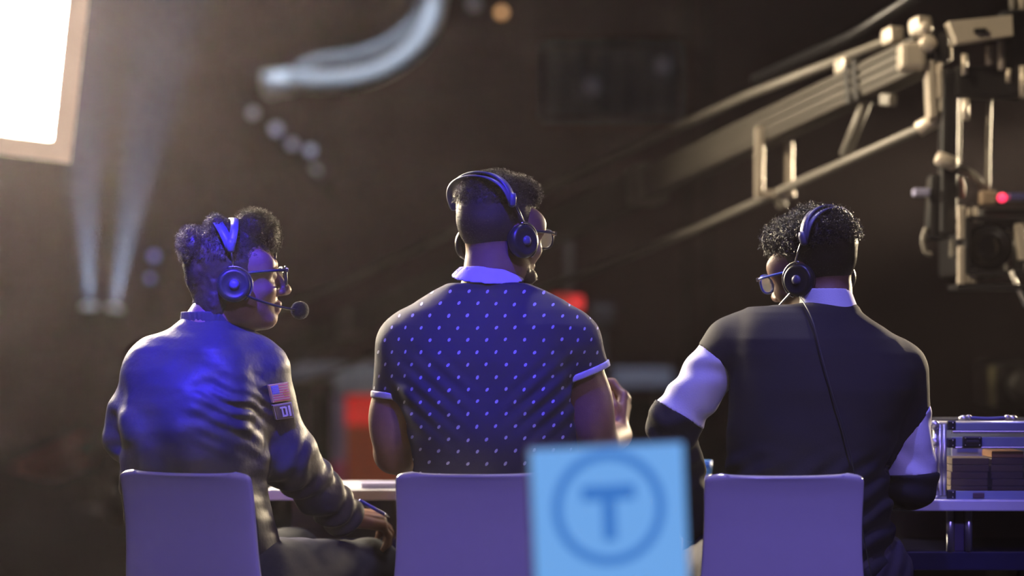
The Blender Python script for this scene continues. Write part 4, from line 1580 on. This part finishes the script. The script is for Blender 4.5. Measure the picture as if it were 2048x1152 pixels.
    base = s_cut(base, (0, -.05, -.055), (0, .35, -1))
    top = [s_ell((0, -.025, .082), (.064, .074, .046)), s_ell((.01, .038, .086), (.056, .048, .036)), s_ell((0, -.065, .060), (.056, .036, .042))]
    hs = s_union([base] + top, .014)
    hs = s_disp(hs, lambda P: (-.0055 * np.abs(vnoise(P, 85)) - .0060 * vnoise(P, 48)) * np.clip((P[:, 2] - .04) / .04, 0, 1))
    m_hair = mat('black_brown_hair', (0.030, 0.016, 0.011), 0.55, noise=0.3)
    hair_part(s_xf(hs, M), .0032, m_hair, o, 6500, .011, .0024, 1.6, .00055, 4,
              keep=lambda v: ((v - np.array(M.translation)) @ np.array(M.to_3x3()))[:, 2] > .060)
    bd = s_union([s_ell((0, .070, -.100), (.030, .026, .023)), s_ell((.030, .055, -.092), (.022, .03, .020)), s_ell((-.030, .055, -.092), (.022, .03, .020)),
                  s_ell((.047, .022, -.075), (.0135, .026, .024)), s_ell((-.047, .022, -.075), (.0135, .026, .024))], .012)
    bd = s_disp(bd, lambda P: -.0015 * np.abs(vnoise(P, 110)))
    hair_part(s_xf(bd, M), .0032, mat('beard_hair', (0.06, 0.032, 0.02), 0.6, noise=0.3), o, 1800, .006, .0012, 1.0, .0004, 6, name='beard')
    return o, M


P2, M2 = person_two()
headset('headset', M2, 'headset with a blue lit band on the person in the dotted shirt', -1, False, tilt=-.62, fork=.22, band_r=.136, width=.090)
glasses(M2, 'dark framed eyeglasses on the person in the dotted shirt')


# ============ person in the black top with white sleeves (right) ============
def person_three():
    yaw = math.radians(-48)
    M = head_matrix(Q(1628, 540, .125), yaw, math.radians(12), math.radians(-4))
    skin = skin_mat('brown_skin_mid', (0.22, 0.115, 0.07))
    rows = px_rows([(1215, 1440, 1800, .02, .155), (1100, 1450, 1790, .02, .15), (1000, 1456, 1778, .0, .14), (930, 1455, 1772, .0, .135), (850, 1455, 1800, .01, .135), (780, 1456, 1832, .02, .135),
                    (740, 1455, 1836, .03, .132), (706, 1450, 1822, .035, .126), (678, 1452, 1798, .04, .118), (655, 1458, 1766, .05, .108), (640, 1466, 1742, .055, .10), (625, 1476, 1722, .06, .088), (614, 1496, 1716, .065, .074), (606, 1594, 1708, .07, .058)], .0)
    shL, shR = Q(1462, 690, .06), Q(1796, 742, .05)
    elL, elR = Q(1346, 846, .06), Q(1822, 962, .04)
    wrL, wrR = Q(1392, 1050, .22), Q(1745, 985, .24)
    hipL, hipR = Vector((.52, .03, .565)), Vector((.76, .02, .565))
    kneeL, kneeR = Vector((.43, .48, .56)), Vector((.74, .46, .56))
    anL, anR = Vector((.41, .53, .10)), Vector((.74, .52, .10))
    neck_p = Q(1652, 622, .095)
    handL = s_hand(wrL, (.1, .75, -.55), (-.5, .3, .8), False, (.5, .55, .6, .6), .3)
    handR = s_hand(wrR, (-.3, .9, -.1), (.2, .1, 1), True, (.4, .45, .5, .55), .3)
    core = s_loft([(r[0] - .015, r[1], r[2], r[3] * .78, r[4] * .78) for r in rows], 2.3, 0.0)
    body = s_union([s_xf(s_head(), M), s_neck(M, neck_p, .056), core,
                    s_chain([shL, elL, wrL], [.055, .044, .030]), s_chain([shR, elR, wrR], [.055, .044, .030]), handL, handR]
                   + leg_solids(hipL, kneeL, anL, (.085, .06, .038)) + leg_solids(hipR, kneeR, anR, (.085, .06, .038))
                   + foot_solid(anL, -.2) + foot_solid(anR, .1), .018)
    o = person(body, .0036, skin, 'person in a black top with white sleeve panels, seated, head turned left')
    m_blk = mat('black_knit', (0.010, 0.0095, 0.011), 0.8, noise=0.12, nscale=30, bump=0.2, bscale=700)
    m_wht = mat('white_sleeve_cloth', (0.66, 0.66, 0.70), 0.7, noise=0.04, bump=0.1, bscale=300)
    dL, dR = (elL - shL).normalized(), (elR - shR).normalized()
    torso = s_loft(rows, 2.4, 0.0)
    armL = s_union([s_cone(shL, elL, .062, .053), s_cone(elL, wrL, .052, .040)], .03)
    armR = s_union([s_cone(shR, elR, .064, .054), s_cone(elR, wrR, .053, .042)], .03)
    # where the colour changes along each arm
    c1L, n1L = Q(1424, 711, .06), Vector((-.60, 0, -.80))
    c2L, n2L = Q(1352, 826, .06), Vector((-.52, 0, -.85))
    c1R, n1R = Q(1827, 852, .05), Vector((.78, 0, -.62))
    c2R, n2R = Q(1830, 948, .05), Vector((.06, 0, -1))

    def folds(P):
        d = .0022 * vnoise(P, 15) + .0022 * vnoise(P * np.array([1, 1, 2.2]), 20) * np.clip((.95 - P[:, 2]) / .1, 0, 1)
        lo_ = np.clip((.86 - P[:, 2]) / .08, 0, 1)
        d = d + lo_ * .004 * np.sin((P[:, 0] * .8 - P[:, 2]) * 105 + 3 * vnoise(P, 8))
        return d
    sw = s_union([torso, s_cut(armL, c1L, n1L), s_cut(armR, c1R, n1R)], .03)
    sw = s_cut(s_disp(sw, folds), (0, 0, .56), (0, 0, -1))
    so = solid('black_sweater', sw, .0044, m_blk, o, relax=1)
    fl = lambda P: .0025 * vnoise(P, 22) + .0026 * np.sin((P[:, 2] + .5 * P[:, 0]) * 90 + 4 * vnoise(P + 1, 11))
    for arm, c1, n1, c2, n2 in ((armL, c1L, n1L, c2L, n2L), (armR, c1R, n1R, c2R, n2R)):
        pn = s_cut(s_cut(s_disp(arm, fl), c1 - n1.normalized() * .004, -n1), c2, n2)
        solid('white_sleeve_panel', pn, .0036, m_wht, so, relax=1)
        lw = s_disp(arm, lambda P: -.0 + .004 * vnoise(P, 24) + .004 * np.sin(P[:, 2] * 85 + 4 * vnoise(P, 12)))
        solid('lower_sleeve', s_cut(lw, c2 - n2.normalized() * .003, -n2), .0040, m_blk, so, relax=1)
    # white shirt collar
    cc = Q(1652, 598, .075)
    outer = s_loft([(cc.z - .034, cc.x + .006, cc.y - .004, .068, .078), (cc.z + .024, cc.x - .001, cc.y + .008, .055, .066)], 2.1, 0)
    inner = s_loft([(cc.z - .06, cc.x + .006, cc.y - .004, .064, .074), (cc.z + .05, cc.x - .002, cc.y + .012, .046, .058)], 2.1, 0)
    cs = s_cut(s_cut(s_sub(outer, inner), cc + Vector((0, 0, -.024)), (0, 0, -1)), cc + Vector((0, 0, .014)), (.05, .25, 1))
    solid('white_collar', cs, .0030, m_wht, so, relax=2)
    tr = s_union([s_cone(hipL, kneeL, .105, .082), s_cone(kneeL, anL, .080, .058), s_cone(hipR, kneeR, .112, .082), s_cone(kneeR, anR, .080, .058),
                  s_ell((.655, .02, .58), (.205, .155, .11))], .04)
    tr = s_cut(s_disp(tr, lambda P: .0035 * vnoise(P, 17) + .0025 * np.sin(P[:, 2] * 60 - P[:, 0] * 150 + 3 * vnoise(P, 9))), (0, 0, .105), (0, 0, -1))
    solid('trousers', tr, .006, mat('charcoal_trousers', (0.035, 0.03, 0.035), 0.8, noise=0.2, nscale=80), o, relax=1)
    shoe(anL, -.2, o, m_shoe)
    shoe(anR, .1, o, m_shoe)
    # loose curls on top over faded sides
    base = s_cut(s_ell((0, -.012, .032), (.0765, .0985, .0905)), (0, .062, .03), (0, 1, -.35))
    base = s_cut(base, (0, -.05, -.060), (0, .35, -1))
    top = [s_ell((0, -.025, .078), (.074, .080, .050)), s_ell((0, .045, .082), (.062, .052, .038)), s_ell((0, -.075, .055), (.060, .038, .045))]
    hs = s_union([base] + top, .014)
    hs = s_disp(hs, lambda P: (-.006 * np.abs(vnoise(P, 60)) - .005 * vnoise(P, 34)) * np.clip((P[:, 2] - .02) / .05, 0, 1))
    m_hair = mat('black_curly_hair', (0.013, 0.009, 0.007), 0.33, noise=0.3)
    hair_part(s_xf(hs, M), .0034, m_hair, o, 3200, .017, .0045, 1.5, .0009, 5,
              keep=lambda v: ((v - np.array(M.translation)) @ np.array(M.to_3x3()))[:, 2] > .045)
    return o, M


P3, M3 = person_three()
cord = [M3 @ Vector((-.090, -.014, -.058)), Q(1600, 594, .01), Q(1608, 606, -.03), Q(1625, 640, -.075), Q(1640, 700, -.105), Q(1662, 780, -.125), Q(1690, 870, -.14), Q(1712, 960, -.15), Q(1725, 1060, -.15), Q(1745, 1160, -.15)]
headset('headset', M3, 'headset with a thin steel microphone boom on the person in the black top', -1, 'steel', tilt=-.52, fork=.24, band_r=.136, width=.088, band_m=m_band, cord=cord)
glasses(M3, 'blue framed eyeglasses on the person in the black top', mat('blue_glasses_frame', (0.06, 0.12, 0.6), 0.3))
# ------------------------------------------------------------------ desks, flight case, sign and small things
m_top = mat('white_laminate', (0.72, 0.72, 0.76), 0.3, noise=0.03)
m_shelf = mat('dark_blue_gloss', (0.02, 0.02, 0.06), 0.12, coat=0.5)
m_post = mat('satin_steel_post', (0.75, 0.75, 0.78), 0.30, 0.85, noise=0.03)
m_acryl = mat('tinted_acrylic', (0.10, 0.08, 0.16), 0.08, noise=0.05)


def desk(x0, y0, x1, y1, depth, label, zt=.72, posts=(), rail=.60):
    """A slab on twin chrome posts over a glossy lower shelf; front edge from (x0,y0) to (x1,y1)."""
    a, b = Vector((x0, y0, 0)), Vector((x1, y1, 0))
    u = (b - a).normalized()
    w = Vector((-u.y, u.x, 0))
    L = (b - a).length
    R = Matrix((u, w, Vector((0, 0, 1)))).transposed()
    P = lambda s, t, z: a + u * s + w * t + Vector((0, 0, z))
    root = empty('desk', P(L / 2, depth / 2, 0), label, 'desk', 'white presenter desks')
    MB().box(P(L / 2, depth / 2, zt - .0125), (L, depth, .025), R, bev=.003).build('desk_top', m_top, root)
    MB().box(P(L / 2, depth / 2 + .02, rail - .022), (L - .04, depth - .05, .044), R, bev=.004).build('lower_shelf', m_shelf, root)
    for s in posts:
        for ds in (-.021, .021):
            MB().tube([P(s + ds, .05, rail), P(s + ds, .05, zt - .025)], .0085, 14).build('chrome_post', m_post, root)
        MB().box(P(s, .055, (rail + zt - .025) / 2), (.022, .012, zt - .025 - rail), R, bev=.002).build('post_plate', m_acryl, root)
    for s in (.05, L - .05):
        for t in (.07, depth - .07):
            MB().tube([P(s, t, .0), P(s, t, rail - .04)], .018, 12).build('leg', m_chrome, root)
    MB().box(P(L / 2, depth - .03, (rail + zt - .025) / 2), (L - .06, .008, zt - .025 - rail), R).build('back_screen', m_acryl, root)
    return P


PL = desk(-0.60, .585, 0.50, .585, .40, 'long white desk in front of the left and middle persons', posts=(.45, .95))
PR = desk(.86, .215, 2.10, .19, .46, 'white desk with chrome posts carrying the flight case', posts=(.162, .95))

# things on the left desk
p = W(770, 970, 5.68)
MB_t = MB().box((p.x, p.y, .7275), (.12, .10, .013), Matrix.Rotation(.1, 3, 'Z'), bev=.003)
t_ = MB_t.build('tablet', mat('lilac_tablet', (0.45, 0.42, 0.62), 0.35))
tag(t_, 'slim lilac tablet lying on the white desk behind the middle chair', 'tablet')
for i in range(2):
    pp = Vector((-.345 + .004 * i, .735, .7203 + .0016 * i))
    s_ = MB().box(pp, (.15, .20, .0014), Matrix.Rotation(.25 - .2 * i, 3, 'Z')).build('paper_sheet', mat('white_paper', (0.78, 0.78, 0.8), 0.7))
    tag(s_, 'white paper sheet on the left desk, ' + ('under the other sheet' if i == 0 else 'on top of the other sheet'), 'paper', 'papers on the desk')
q = W(1402, 985, 5.75)
c_ = empty('paper_cup', (q.x, q.y, .72), 'small blue and white cup standing on the desk by the right chair', 'cup')
MB().lathe((q.x, q.y, .72), (0, 0, 1), [(.022, 0), (.0235, .002), (.026, .030), (.024, .030)], 24).build('white_base', m_top, c_)
MB().lathe((q.x, q.y, .75), (0, 0, 1), [(.0262, 0), (.029, .034), (.027, .034)], 24).build('blue_sleeve', mat('blue_sleeve', (0.08, 0.25, 0.6), 0.5), c_)

# pen held by the person in the bomber jacket
w_, hd_ = I1['hand']
pa = w_ + hd_ * .085 + Vector((-.012, -.035, .030))
pen = empty('pen', pa, 'blue pen held in the fist on the knee of the person in the bomber jacket', 'pen')
m_pen = mat('blue_pen', (0.05, 0.06, 0.7), 0.3)
MB().tube([pa + Vector((-.02, -.01, .018)), pa + Vector((.035, .02, -.016))], .0042, 10).build('barrel', m_pen, pen)
MB().lathe(pa + Vector((.035, .02, -.016)), (.8, .46, -.5), [(.0042, 0), (.003, .008), (.0008, .016)], 10).build('tip', m_steel, pen)


# aluminium flight case with clear front, full of small boxes
def flight_case():
    m_edge = mat('case_aluminium', (0.62, 0.60, 0.60), 0.32, 0.75, noise=0.1, nscale=15)
    m_blue = mat('case_blue_panel', (0.26, 0.30, 0.42), 0.45, noise=0.08)
    m_blk = mat('case_black_fitting', (0.015, 0.015, 0.02), 0.4)
    m_clear = thin_glass('clear_acrylic', (0.95, 0.97, 0.95), 0.06, 0.02)
    m_in = mat('case_lining', (0.40, 0.43, 0.36), 0.8)
    x0, y0, z0 = .965, .255, .72
    w, dp, h = .50, .30, .178
    x1, y1, z1 = x0 + w, y0 + dp, z0 + h
    root = empty('flight_case', (x0 + w / 2, y0 + dp / 2, z0), 'aluminium flight case with clear front standing on the right desk', 'case')
    mb = MB()
    mb.box((x0 + w / 2, y0 + dp / 2, z0 + .004), (w, dp, .008), bev=.001)
    mb.build('base_panel', m_in, root)
    MB().box((x0 + w / 2, y1 - .004, z0 + h / 2), (w, .008, h - .02)).build('back_panel', m_in, root)
    for x in (x0 + .004, x1 - .004):
        MB().box((x, y0 + dp / 2, z0 + h / 2), (.006, dp - .03, h - .02)).build('side_panel', m_clear, root)
    MB().box((x0 + w / 2, y0 + dp / 2, z1 - .004), (w - .01, dp - .01, .008)).build('lid_panel', m_clear, root)
    # rails along the front
    for zc, hh, m, nm in ((z1 - .013, .018, m_blue, 'blue_lid_rail'), (z1 - .0255, .006, m_edge, 'lid_edge'), (z1 - .048, .022, m_blue, 'blue_body_rail'), (z1 - .061, .004, m_edge, 'body_edge'), (z0 + .009, .018, m_blue, 'blue_bottom_rail')):
        MB().box((x0 + w / 2 + .01, y0 + .002, zc), (w - .06, .012, hh), bev=.0015).build(nm, m, root)
    for zc in (z1 - .006, z0 + .006):
        for y in (y0 + .006, y1 - .006):
            MB().tube([(x0 + .01, y, zc), (x1 - .01, y, zc)], .006, 10).build('edge_profile', m_edge, root)
    # fluted corner columns
    for x in (x0 + .012, x1 - .012):
        mb = MB()
        for k in range(3):
            mb.tube([(x - .009 + k * .010, y0 + .002 - .002 * (k == 1), z0 + .008), (x - .009 + k * .010, y0 + .002 - .002 * (k == 1), z1 - .008)], .0058, 10)
        mb.box((x + .001, y0 + .008, z0 + h / 2), (.030, .010, h - .02), bev=.002)
        mb.build('corner_column', m_edge, root)
        for z in (z1 - .010, z1 - .050, z0 + .010):
            MB().lathe((x - .012, y0 - .001, z), (-.3, -1, 0), [(.010, -.004), (.012, 0), (.010, .007), (.004, .009)], 16).build('ball_corner', m_edge, root)
            f = MB().box((x + .026, y0 - .002, z), (.020, .012, .022), bev=.003).build('corner_fitting', m_blk, root)
            for dz in (-.006, .006):
                MB().lathe((x + .029, y0 - .008, z + dz), (0, -1, 0), [(.0022, 0), (.0016, .0012)], 10).build('rivet', m_steel, f)
    for x in (x0 + .085, x0 + .23, x0 + .41):
        L = MB().box((x, y0 - .007, z1 - .047), (.044, .012, .024), bev=.003).build('latch', m_blk, root)
        MB().box((x, y0 - .0135, z1 - .047), (.028, .003, .006), bev=.001).build('latch_bar', m_dark, L)
        for dx in (-.016, .016):
            for dz in (-.008, .008):
                MB().lathe((x + dx, y0 - .013, z1 - .047 + dz), (0, -1, 0), [(.0022, 0), (.0015, .0012)], 10).build('rivet', m_steel, L)
    MB().box((x0 + .10, y0 - .006, z0 + .008), (.026, .006, .012), bev=.002).build('plaque', mat('case_plaque', (0.10, 0.06, 0.07), 0.5), root)
    MB().box((x0 + w / 2, y0 + .004, z0 + .070), (w - .07, .003, .098)).build('clear_front', m_clear, root)
    # handle
    hx0, hx1 = x0 + .072, x0 + .185
    hd = MB()
    hd.tube(spline([(hx0, y0 + .03, z1 + .001), (hx0 + .01, y0 + .03, z1 + .006), ((hx0 + hx1) / 2, y0 + .03, z1 + .004), (hx1 - .01, y0 + .03, z1 + .006), (hx1, y0 + .03, z1 + .001)], 6), .0042, 10)
    ho = hd.build('handle', mat('blue_handle', (0.12, 0.12, 0.35), 0.4), root)
    for x in (hx0, hx1):
        MB().lathe((x, y0 + .03, z1), (0, 0, 1), [(.011, 0), (.011, .007), (.007, .011), (.003, .012)], 16).build('handle_mount', m_edge, ho)
        MB().lathe((x + (.012 if x == hx0 else -.012), y0 + .03, z1), (0, 0, 1), [(.006, 0), (.006, .011), (.003, .013)], 14).build('handle_mount', m_edge, ho)
    # boxes inside
    rs = random.Random(4)
    cols = [(0.10, 0.055, 0.045), (0.085, 0.05, 0.045), (0.12, 0.07, 0.05), (0.07, 0.045, 0.045)]
    stacks = [('left', x0 + .085, .085, 5), ('middle', x0 + .172, .074, 6), ('third', x0 + .262, .078, 5), ('fourth', x0 + .35, .076, 5), ('rightmost', x0 + .432, .07, 5)]
    order = ['lowest', 'second lowest', 'middle', 'fourth from below', 'fifth from below', 'topmost']
    for nm, cx, bw, n in stacks:
        z = z0 + .010
        for k in range(n):
            hh = .0162 if k else .018
            top = k == n - 1
            m = mat('box_card_%d' % rs.randrange(4), cols[rs.randrange(4)], 0.6) if not (nm == 'middle' and top) else mat('orange_box_card', (0.32, 0.13, 0.05), 0.6)
            bo = MB().box((cx + rs.uniform(-.002, .002), y0 + .075 + rs.uniform(-.003, .003), z + hh / 2), (bw, .11, hh - .0008), bev=.0018).build('small_box', m)
            word = 'topmost' if top else order[k]
            tag(bo, ('orange topped' if nm == 'middle' and top else 'dark brown') + ' box in the flight case, %s of the %s stack' % (word, nm), 'box', 'boxes stacked inside the flight case')
            z += hh
    cd = empty('card', (x0 + .105, y0 + .16, z0 + .008), 'white printed card leaning inside the flight case behind the boxes', 'card')
    MB().box((x0 + .108, y0 + .165, z0 + .065), (.075, .003, .112), bev=.001).build('sheet', mat('card_white', (0.75, 0.74, 0.78), 0.6), cd)
    MB().box((x0 + .108, y0 + .1625, z0 + .104), (.05, .002, .012), bev=.0005).build('blue_print', mat('card_print', (0.2, 0.22, 0.5), 0.6), cd)


flight_case()


# glowing blue sign with a circled T, close to the camera
def sign():
    d = 2.95
    A, B = W(1059, 897, d - .01), W(1367, 882, d + .02)       # top corners
    u = (B - A)
    wd = u.length
    u.normalize()
    dn = Vector((.035, .0, -1)).normalized()
    dn = (dn - u * dn.dot(u)).normalized()
    up = -dn
    nrm = u.cross(up).normalized()
    if nrm.y > 0:
        nrm = -nrm
    ht = .30
    c = A + u * wd / 2 + dn * ht / 2
    R = Matrix((u, -nrm, up)).transposed()
    base = Vector((c.x, c.y + .03, 0))
    root = empty('lit_sign', base, 'glowing light blue sign with a circled letter T in front of the chairs', 'sign')
    m_face = mat('lit_sign_face', (0.08, 0.12, 0.16), 0.4, emit=(0.135, 0.36, 0.70), estr=1.0, noise=0.02)
    m_mark = mat('lit_sign_mark', (0.02, 0.06, 0.12), 0.4, emit=(0.035, 0.165, 0.48), estr=1.0, noise=0.02)
    m_case = mat('sign_case', (0.03, 0.03, 0.06), 0.4)
    MB().box(c - nrm * .012, (wd, .022, ht), R, bev=.003).build('housing', m_case, root)
    MB().box(c, (wd - .002, .002, ht - .004), R).build('lit_face', m_face, root)
    # ring and letter on the face, raised a hair
    cr = A + u * wd * .495 + dn * .081
    n = 64
    ro, ri = .0735, .0618
    vs, fs = [], []
    for lay in (0.0012, 0.0022):
        for r in (ro, ri):
            for k in range(n):
                t = 2 * PI * k / n
                vs.append(cr + nrm * lay + (u * math.cos(t) + up * math.sin(t)) * r)
    for k in range(n):
        j = (k + 1) % n
        fs += [[2 * n + k, 2 * n + j, 3 * n + j, 3 * n + k], [k, 2 * n + k, 2 * n + j, j], [n + k, n + j, 3 * n + j, 3 * n + k]]
    mb = MB()
    mb._take(vs, fs)
    mb.build('ring', m_mark, root)
    T_ = [(-.035, .029), (.035, .029), (.035, .010), (.0085, .010), (.0085, -.042), (-.0085, -.042), (-.0085, .010), (-.035, .010)]
    mb = MB()
    mb.prism(T_, cr + nrm * .0010, u, up, .0012 if u.cross(up).dot(nrm) > 0 else -.0012)
    mb.build('letter', m_mark, root)
    bot = c + dn * ht / 2
    MB().tube([Vector((base.x, base.y, .02)), Vector((base.x, base.y, bot.z + .04))], .014, 14).build('pole', m_black, root)
    MB().lathe((base.x, base.y, 0), (0, 0, 1), [(.16, 0), (.16, .012), (.03, .03)], 32).build('base', m_black, root)


sign()


# sleeve patches of the bomber jacket, laid on the cloth
def patches():
    jk, jo = I1['jk'], I1['jacket']
    f = jk[0]

    def surf(px, py):
        """Point of the jacket that the pixel ray meets."""
        o = Vector((0, CAMY, CAMZ))
        dr = (W(px, py, 5) - o).normalized()
        t = 4.6
        for _ in range(60):
            p = o + dr * t
            s = float(f(np.array([p]))[0])
            if s < .0004:
                break
            t += max(s * .6, .0006)
        return p

    def quad_patch(name, corners, m, th, parent, nu=10, nv=8, inset=None):
        """A thin cloth patch whose corners are pixels (tl, tr, br, bl), following the sleeve."""
        vs = []
        e = .002
        cen = None
        for j in range(nv + 1):
            for i in range(nu + 1):
                a, b = i / nu, j / nv
                x = (corners[0][0] * (1 - a) + corners[1][0] * a) * (1 - b) + (corners[3][0] * (1 - a) + corners[2][0] * a) * b
                y = (corners[0][1] * (1 - a) + corners[1][1] * a) * (1 - b) + (corners[3][1] * (1 - a) + corners[2][1] * a) * b
                vs.append(surf(x, y))
        # smooth the sheet so it bridges the folds
        G = np.array(vs).reshape(nv + 1, nu + 1, 3)
        for _ in range(6):
            H = G.copy()
            H[1:-1, 1:-1] = (G[:-2, 1:-1] + G[2:, 1:-1] + G[1:-1, :-2] + G[1:-1, 2:]) / 4
            H[0, 1:-1] = (G[0, :-2] + G[0, 2:]) / 2
            H[-1, 1:-1] = (G[-1, :-2] + G[-1, 2:]) / 2
            H[1:-1, 0] = (G[:-2, 0] + G[2:, 0]) / 2
            H[1:-1, -1] = (G[:-2, -1] + G[2:, -1]) / 2
            G = H
        du = G[nv // 2, nu] - G[nv // 2, 0]
        dv = G[nv, nu // 2] - G[0, nu // 2]
        nn = np.cross(du, dv)
        nn /= np.linalg.norm(nn)
        if nn[1] > 0:
            nn = -nn
        front = G + nn * (th + .0035)
        back = G - nn * .002
        V = np.concatenate([front.reshape(-1, 3), back.reshape(-1, 3)])
        N = (nu + 1) * (nv + 1)
        fs = []
        for j in range(nv):
            for i in range(nu):
                k = j * (nu + 1) + i
                fs.append([k, k + 1, k + nu + 2, k + nu + 1])
                fs.append([N + k, N + k + nu + 1, N + k + nu + 2, N + k + 1])
        rim = [i for i in range(nu + 1)] + [j * (nu + 1) + nu for j in range(1, nv + 1)] + [nv * (nu + 1) + i for i in range(nu - 1, -1, -1)] + [j * (nu + 1) for j in range(nv - 1, 0, -1)]
        for a, b in zip(rim, rim[1:] + rim[:1]):
            fs.append([a, b, N + b, N + a])
        mb = MB()
        mb._take([Vector(v) for v in V], fs, smooth=False)
        o = mb.build(name, m, parent)
        uvm = lambda a, b: (Vector(front[min(int(b * nv), nv - 1), min(int(a * nu), nu - 1)]))

        def at(a, b, lift=0.0006):
            x, y = a * nu, b * nv
            i, j = min(int(x), nu - 1), min(int(y), nv - 1)
            s, t = x - i, y - j
            q = (front[j, i] * (1 - s) + front[j, i + 1] * s) * (1 - t) + (front[j + 1, i] * (1 - s) + front[j + 1, i + 1] * s) * t
            return Vector(q + nn * lift)
        return o, at

    def strip(mb, at, a0, b0, a1, b1, lift, n=6):
        vs = []
        for l in (lift, -.0005):
            for b in (b0, b1):
                for i in range(n + 1):
                    vs.append(at(a0 + (a1 - a0) * i / n, b, l))
        k = n + 1
        fs = [[i, i + 1, k + i + 1, k + i] for i in range(n)]
        fs += [[i, i + 1, 2 * k + i + 1, 2 * k + i] for i in range(n)] + [[k + i, k + i + 1, 3 * k + i + 1, 3 * k + i] for i in range(n)]
        fs += [[0, k, 3 * k, 2 * k], [n, k + n, 3 * k + n, 2 * k + n]]
        mb._take(vs, fs)

    gold = mat('gold_patch_border', (0.55, 0.36, 0.12), 0.6)
    flag, at = quad_patch('flag_patch', [(534, 770), (574, 764), (580, 800), (543, 805)], gold, .0010, jo)
    white, red, blue = mat('flag_white', (0.65, 0.6, 0.58), 0.7), mat('flag_red', (0.55, 0.10, 0.12), 0.7), mat('flag_blue', (0.12, 0.14, 0.45), 0.7)
    mb = MB()
    strip(mb, at, .08, .07, .92, .93, .0003)
    me_w = mb.build('flag_field', white, flag)
    mb = MB()
    for k in range(0, 13, 2):
        b0 = .07 + .86 * k / 13
        strip(mb, at, .08 if k > 6 else .44, b0, .92, b0 + .86 / 13, .0009)
    mb.build('flag_stripes', red, flag)
    mb = MB()
    strip(mb, at, .08, .07, .44, .07 + .86 * 7 / 13, .0012)
    mb.build('flag_canton', blue, flag)
    mb = MB()
    for r in range(5):
        for c in range(6 - r % 2):
            a, b = .11 + .055 * c + .028 * (r % 2), .11 + .08 * r
            strip(mb, at, a, b, a + .022, b + .03, .0016, 1)
    mb.build('flag_stars', white, flag)
    olive = mat('olive_patch', (0.16, 0.13, 0.08), 0.7)
    tanb = mat('tan_patch_border', (0.45, 0.40, 0.36), 0.7)
    pt, at = quad_patch('letter_patch', [(543, 810), (580, 803), (586, 834), (550, 839)], tanb, .0010, jo)
    mb = MB()
    strip(mb, at, .05, .06, .95, .94, .0010, 10)
    mb.build('patch_field', olive, pt)
    lw = mat('letter_white', (0.75, 0.72, 0.68), 0.7)
    mb = MB()                                    # D
    strip(mb, at, .36, .18, .45, .84, .0020)
    strip(mb, at, .30, .18, .60, .29, .0020)
    strip(mb, at, .36, .73, .60, .84, .0020)
    strip(mb, at, .56, .22, .66, .80, .0020)
    mb.build('letter', lw, pt)
    mb = MB()                                    # I
    strip(mb, at, .74, .18, .84, .84, .0020)
    mb.build('letter', lw, pt)


patches()
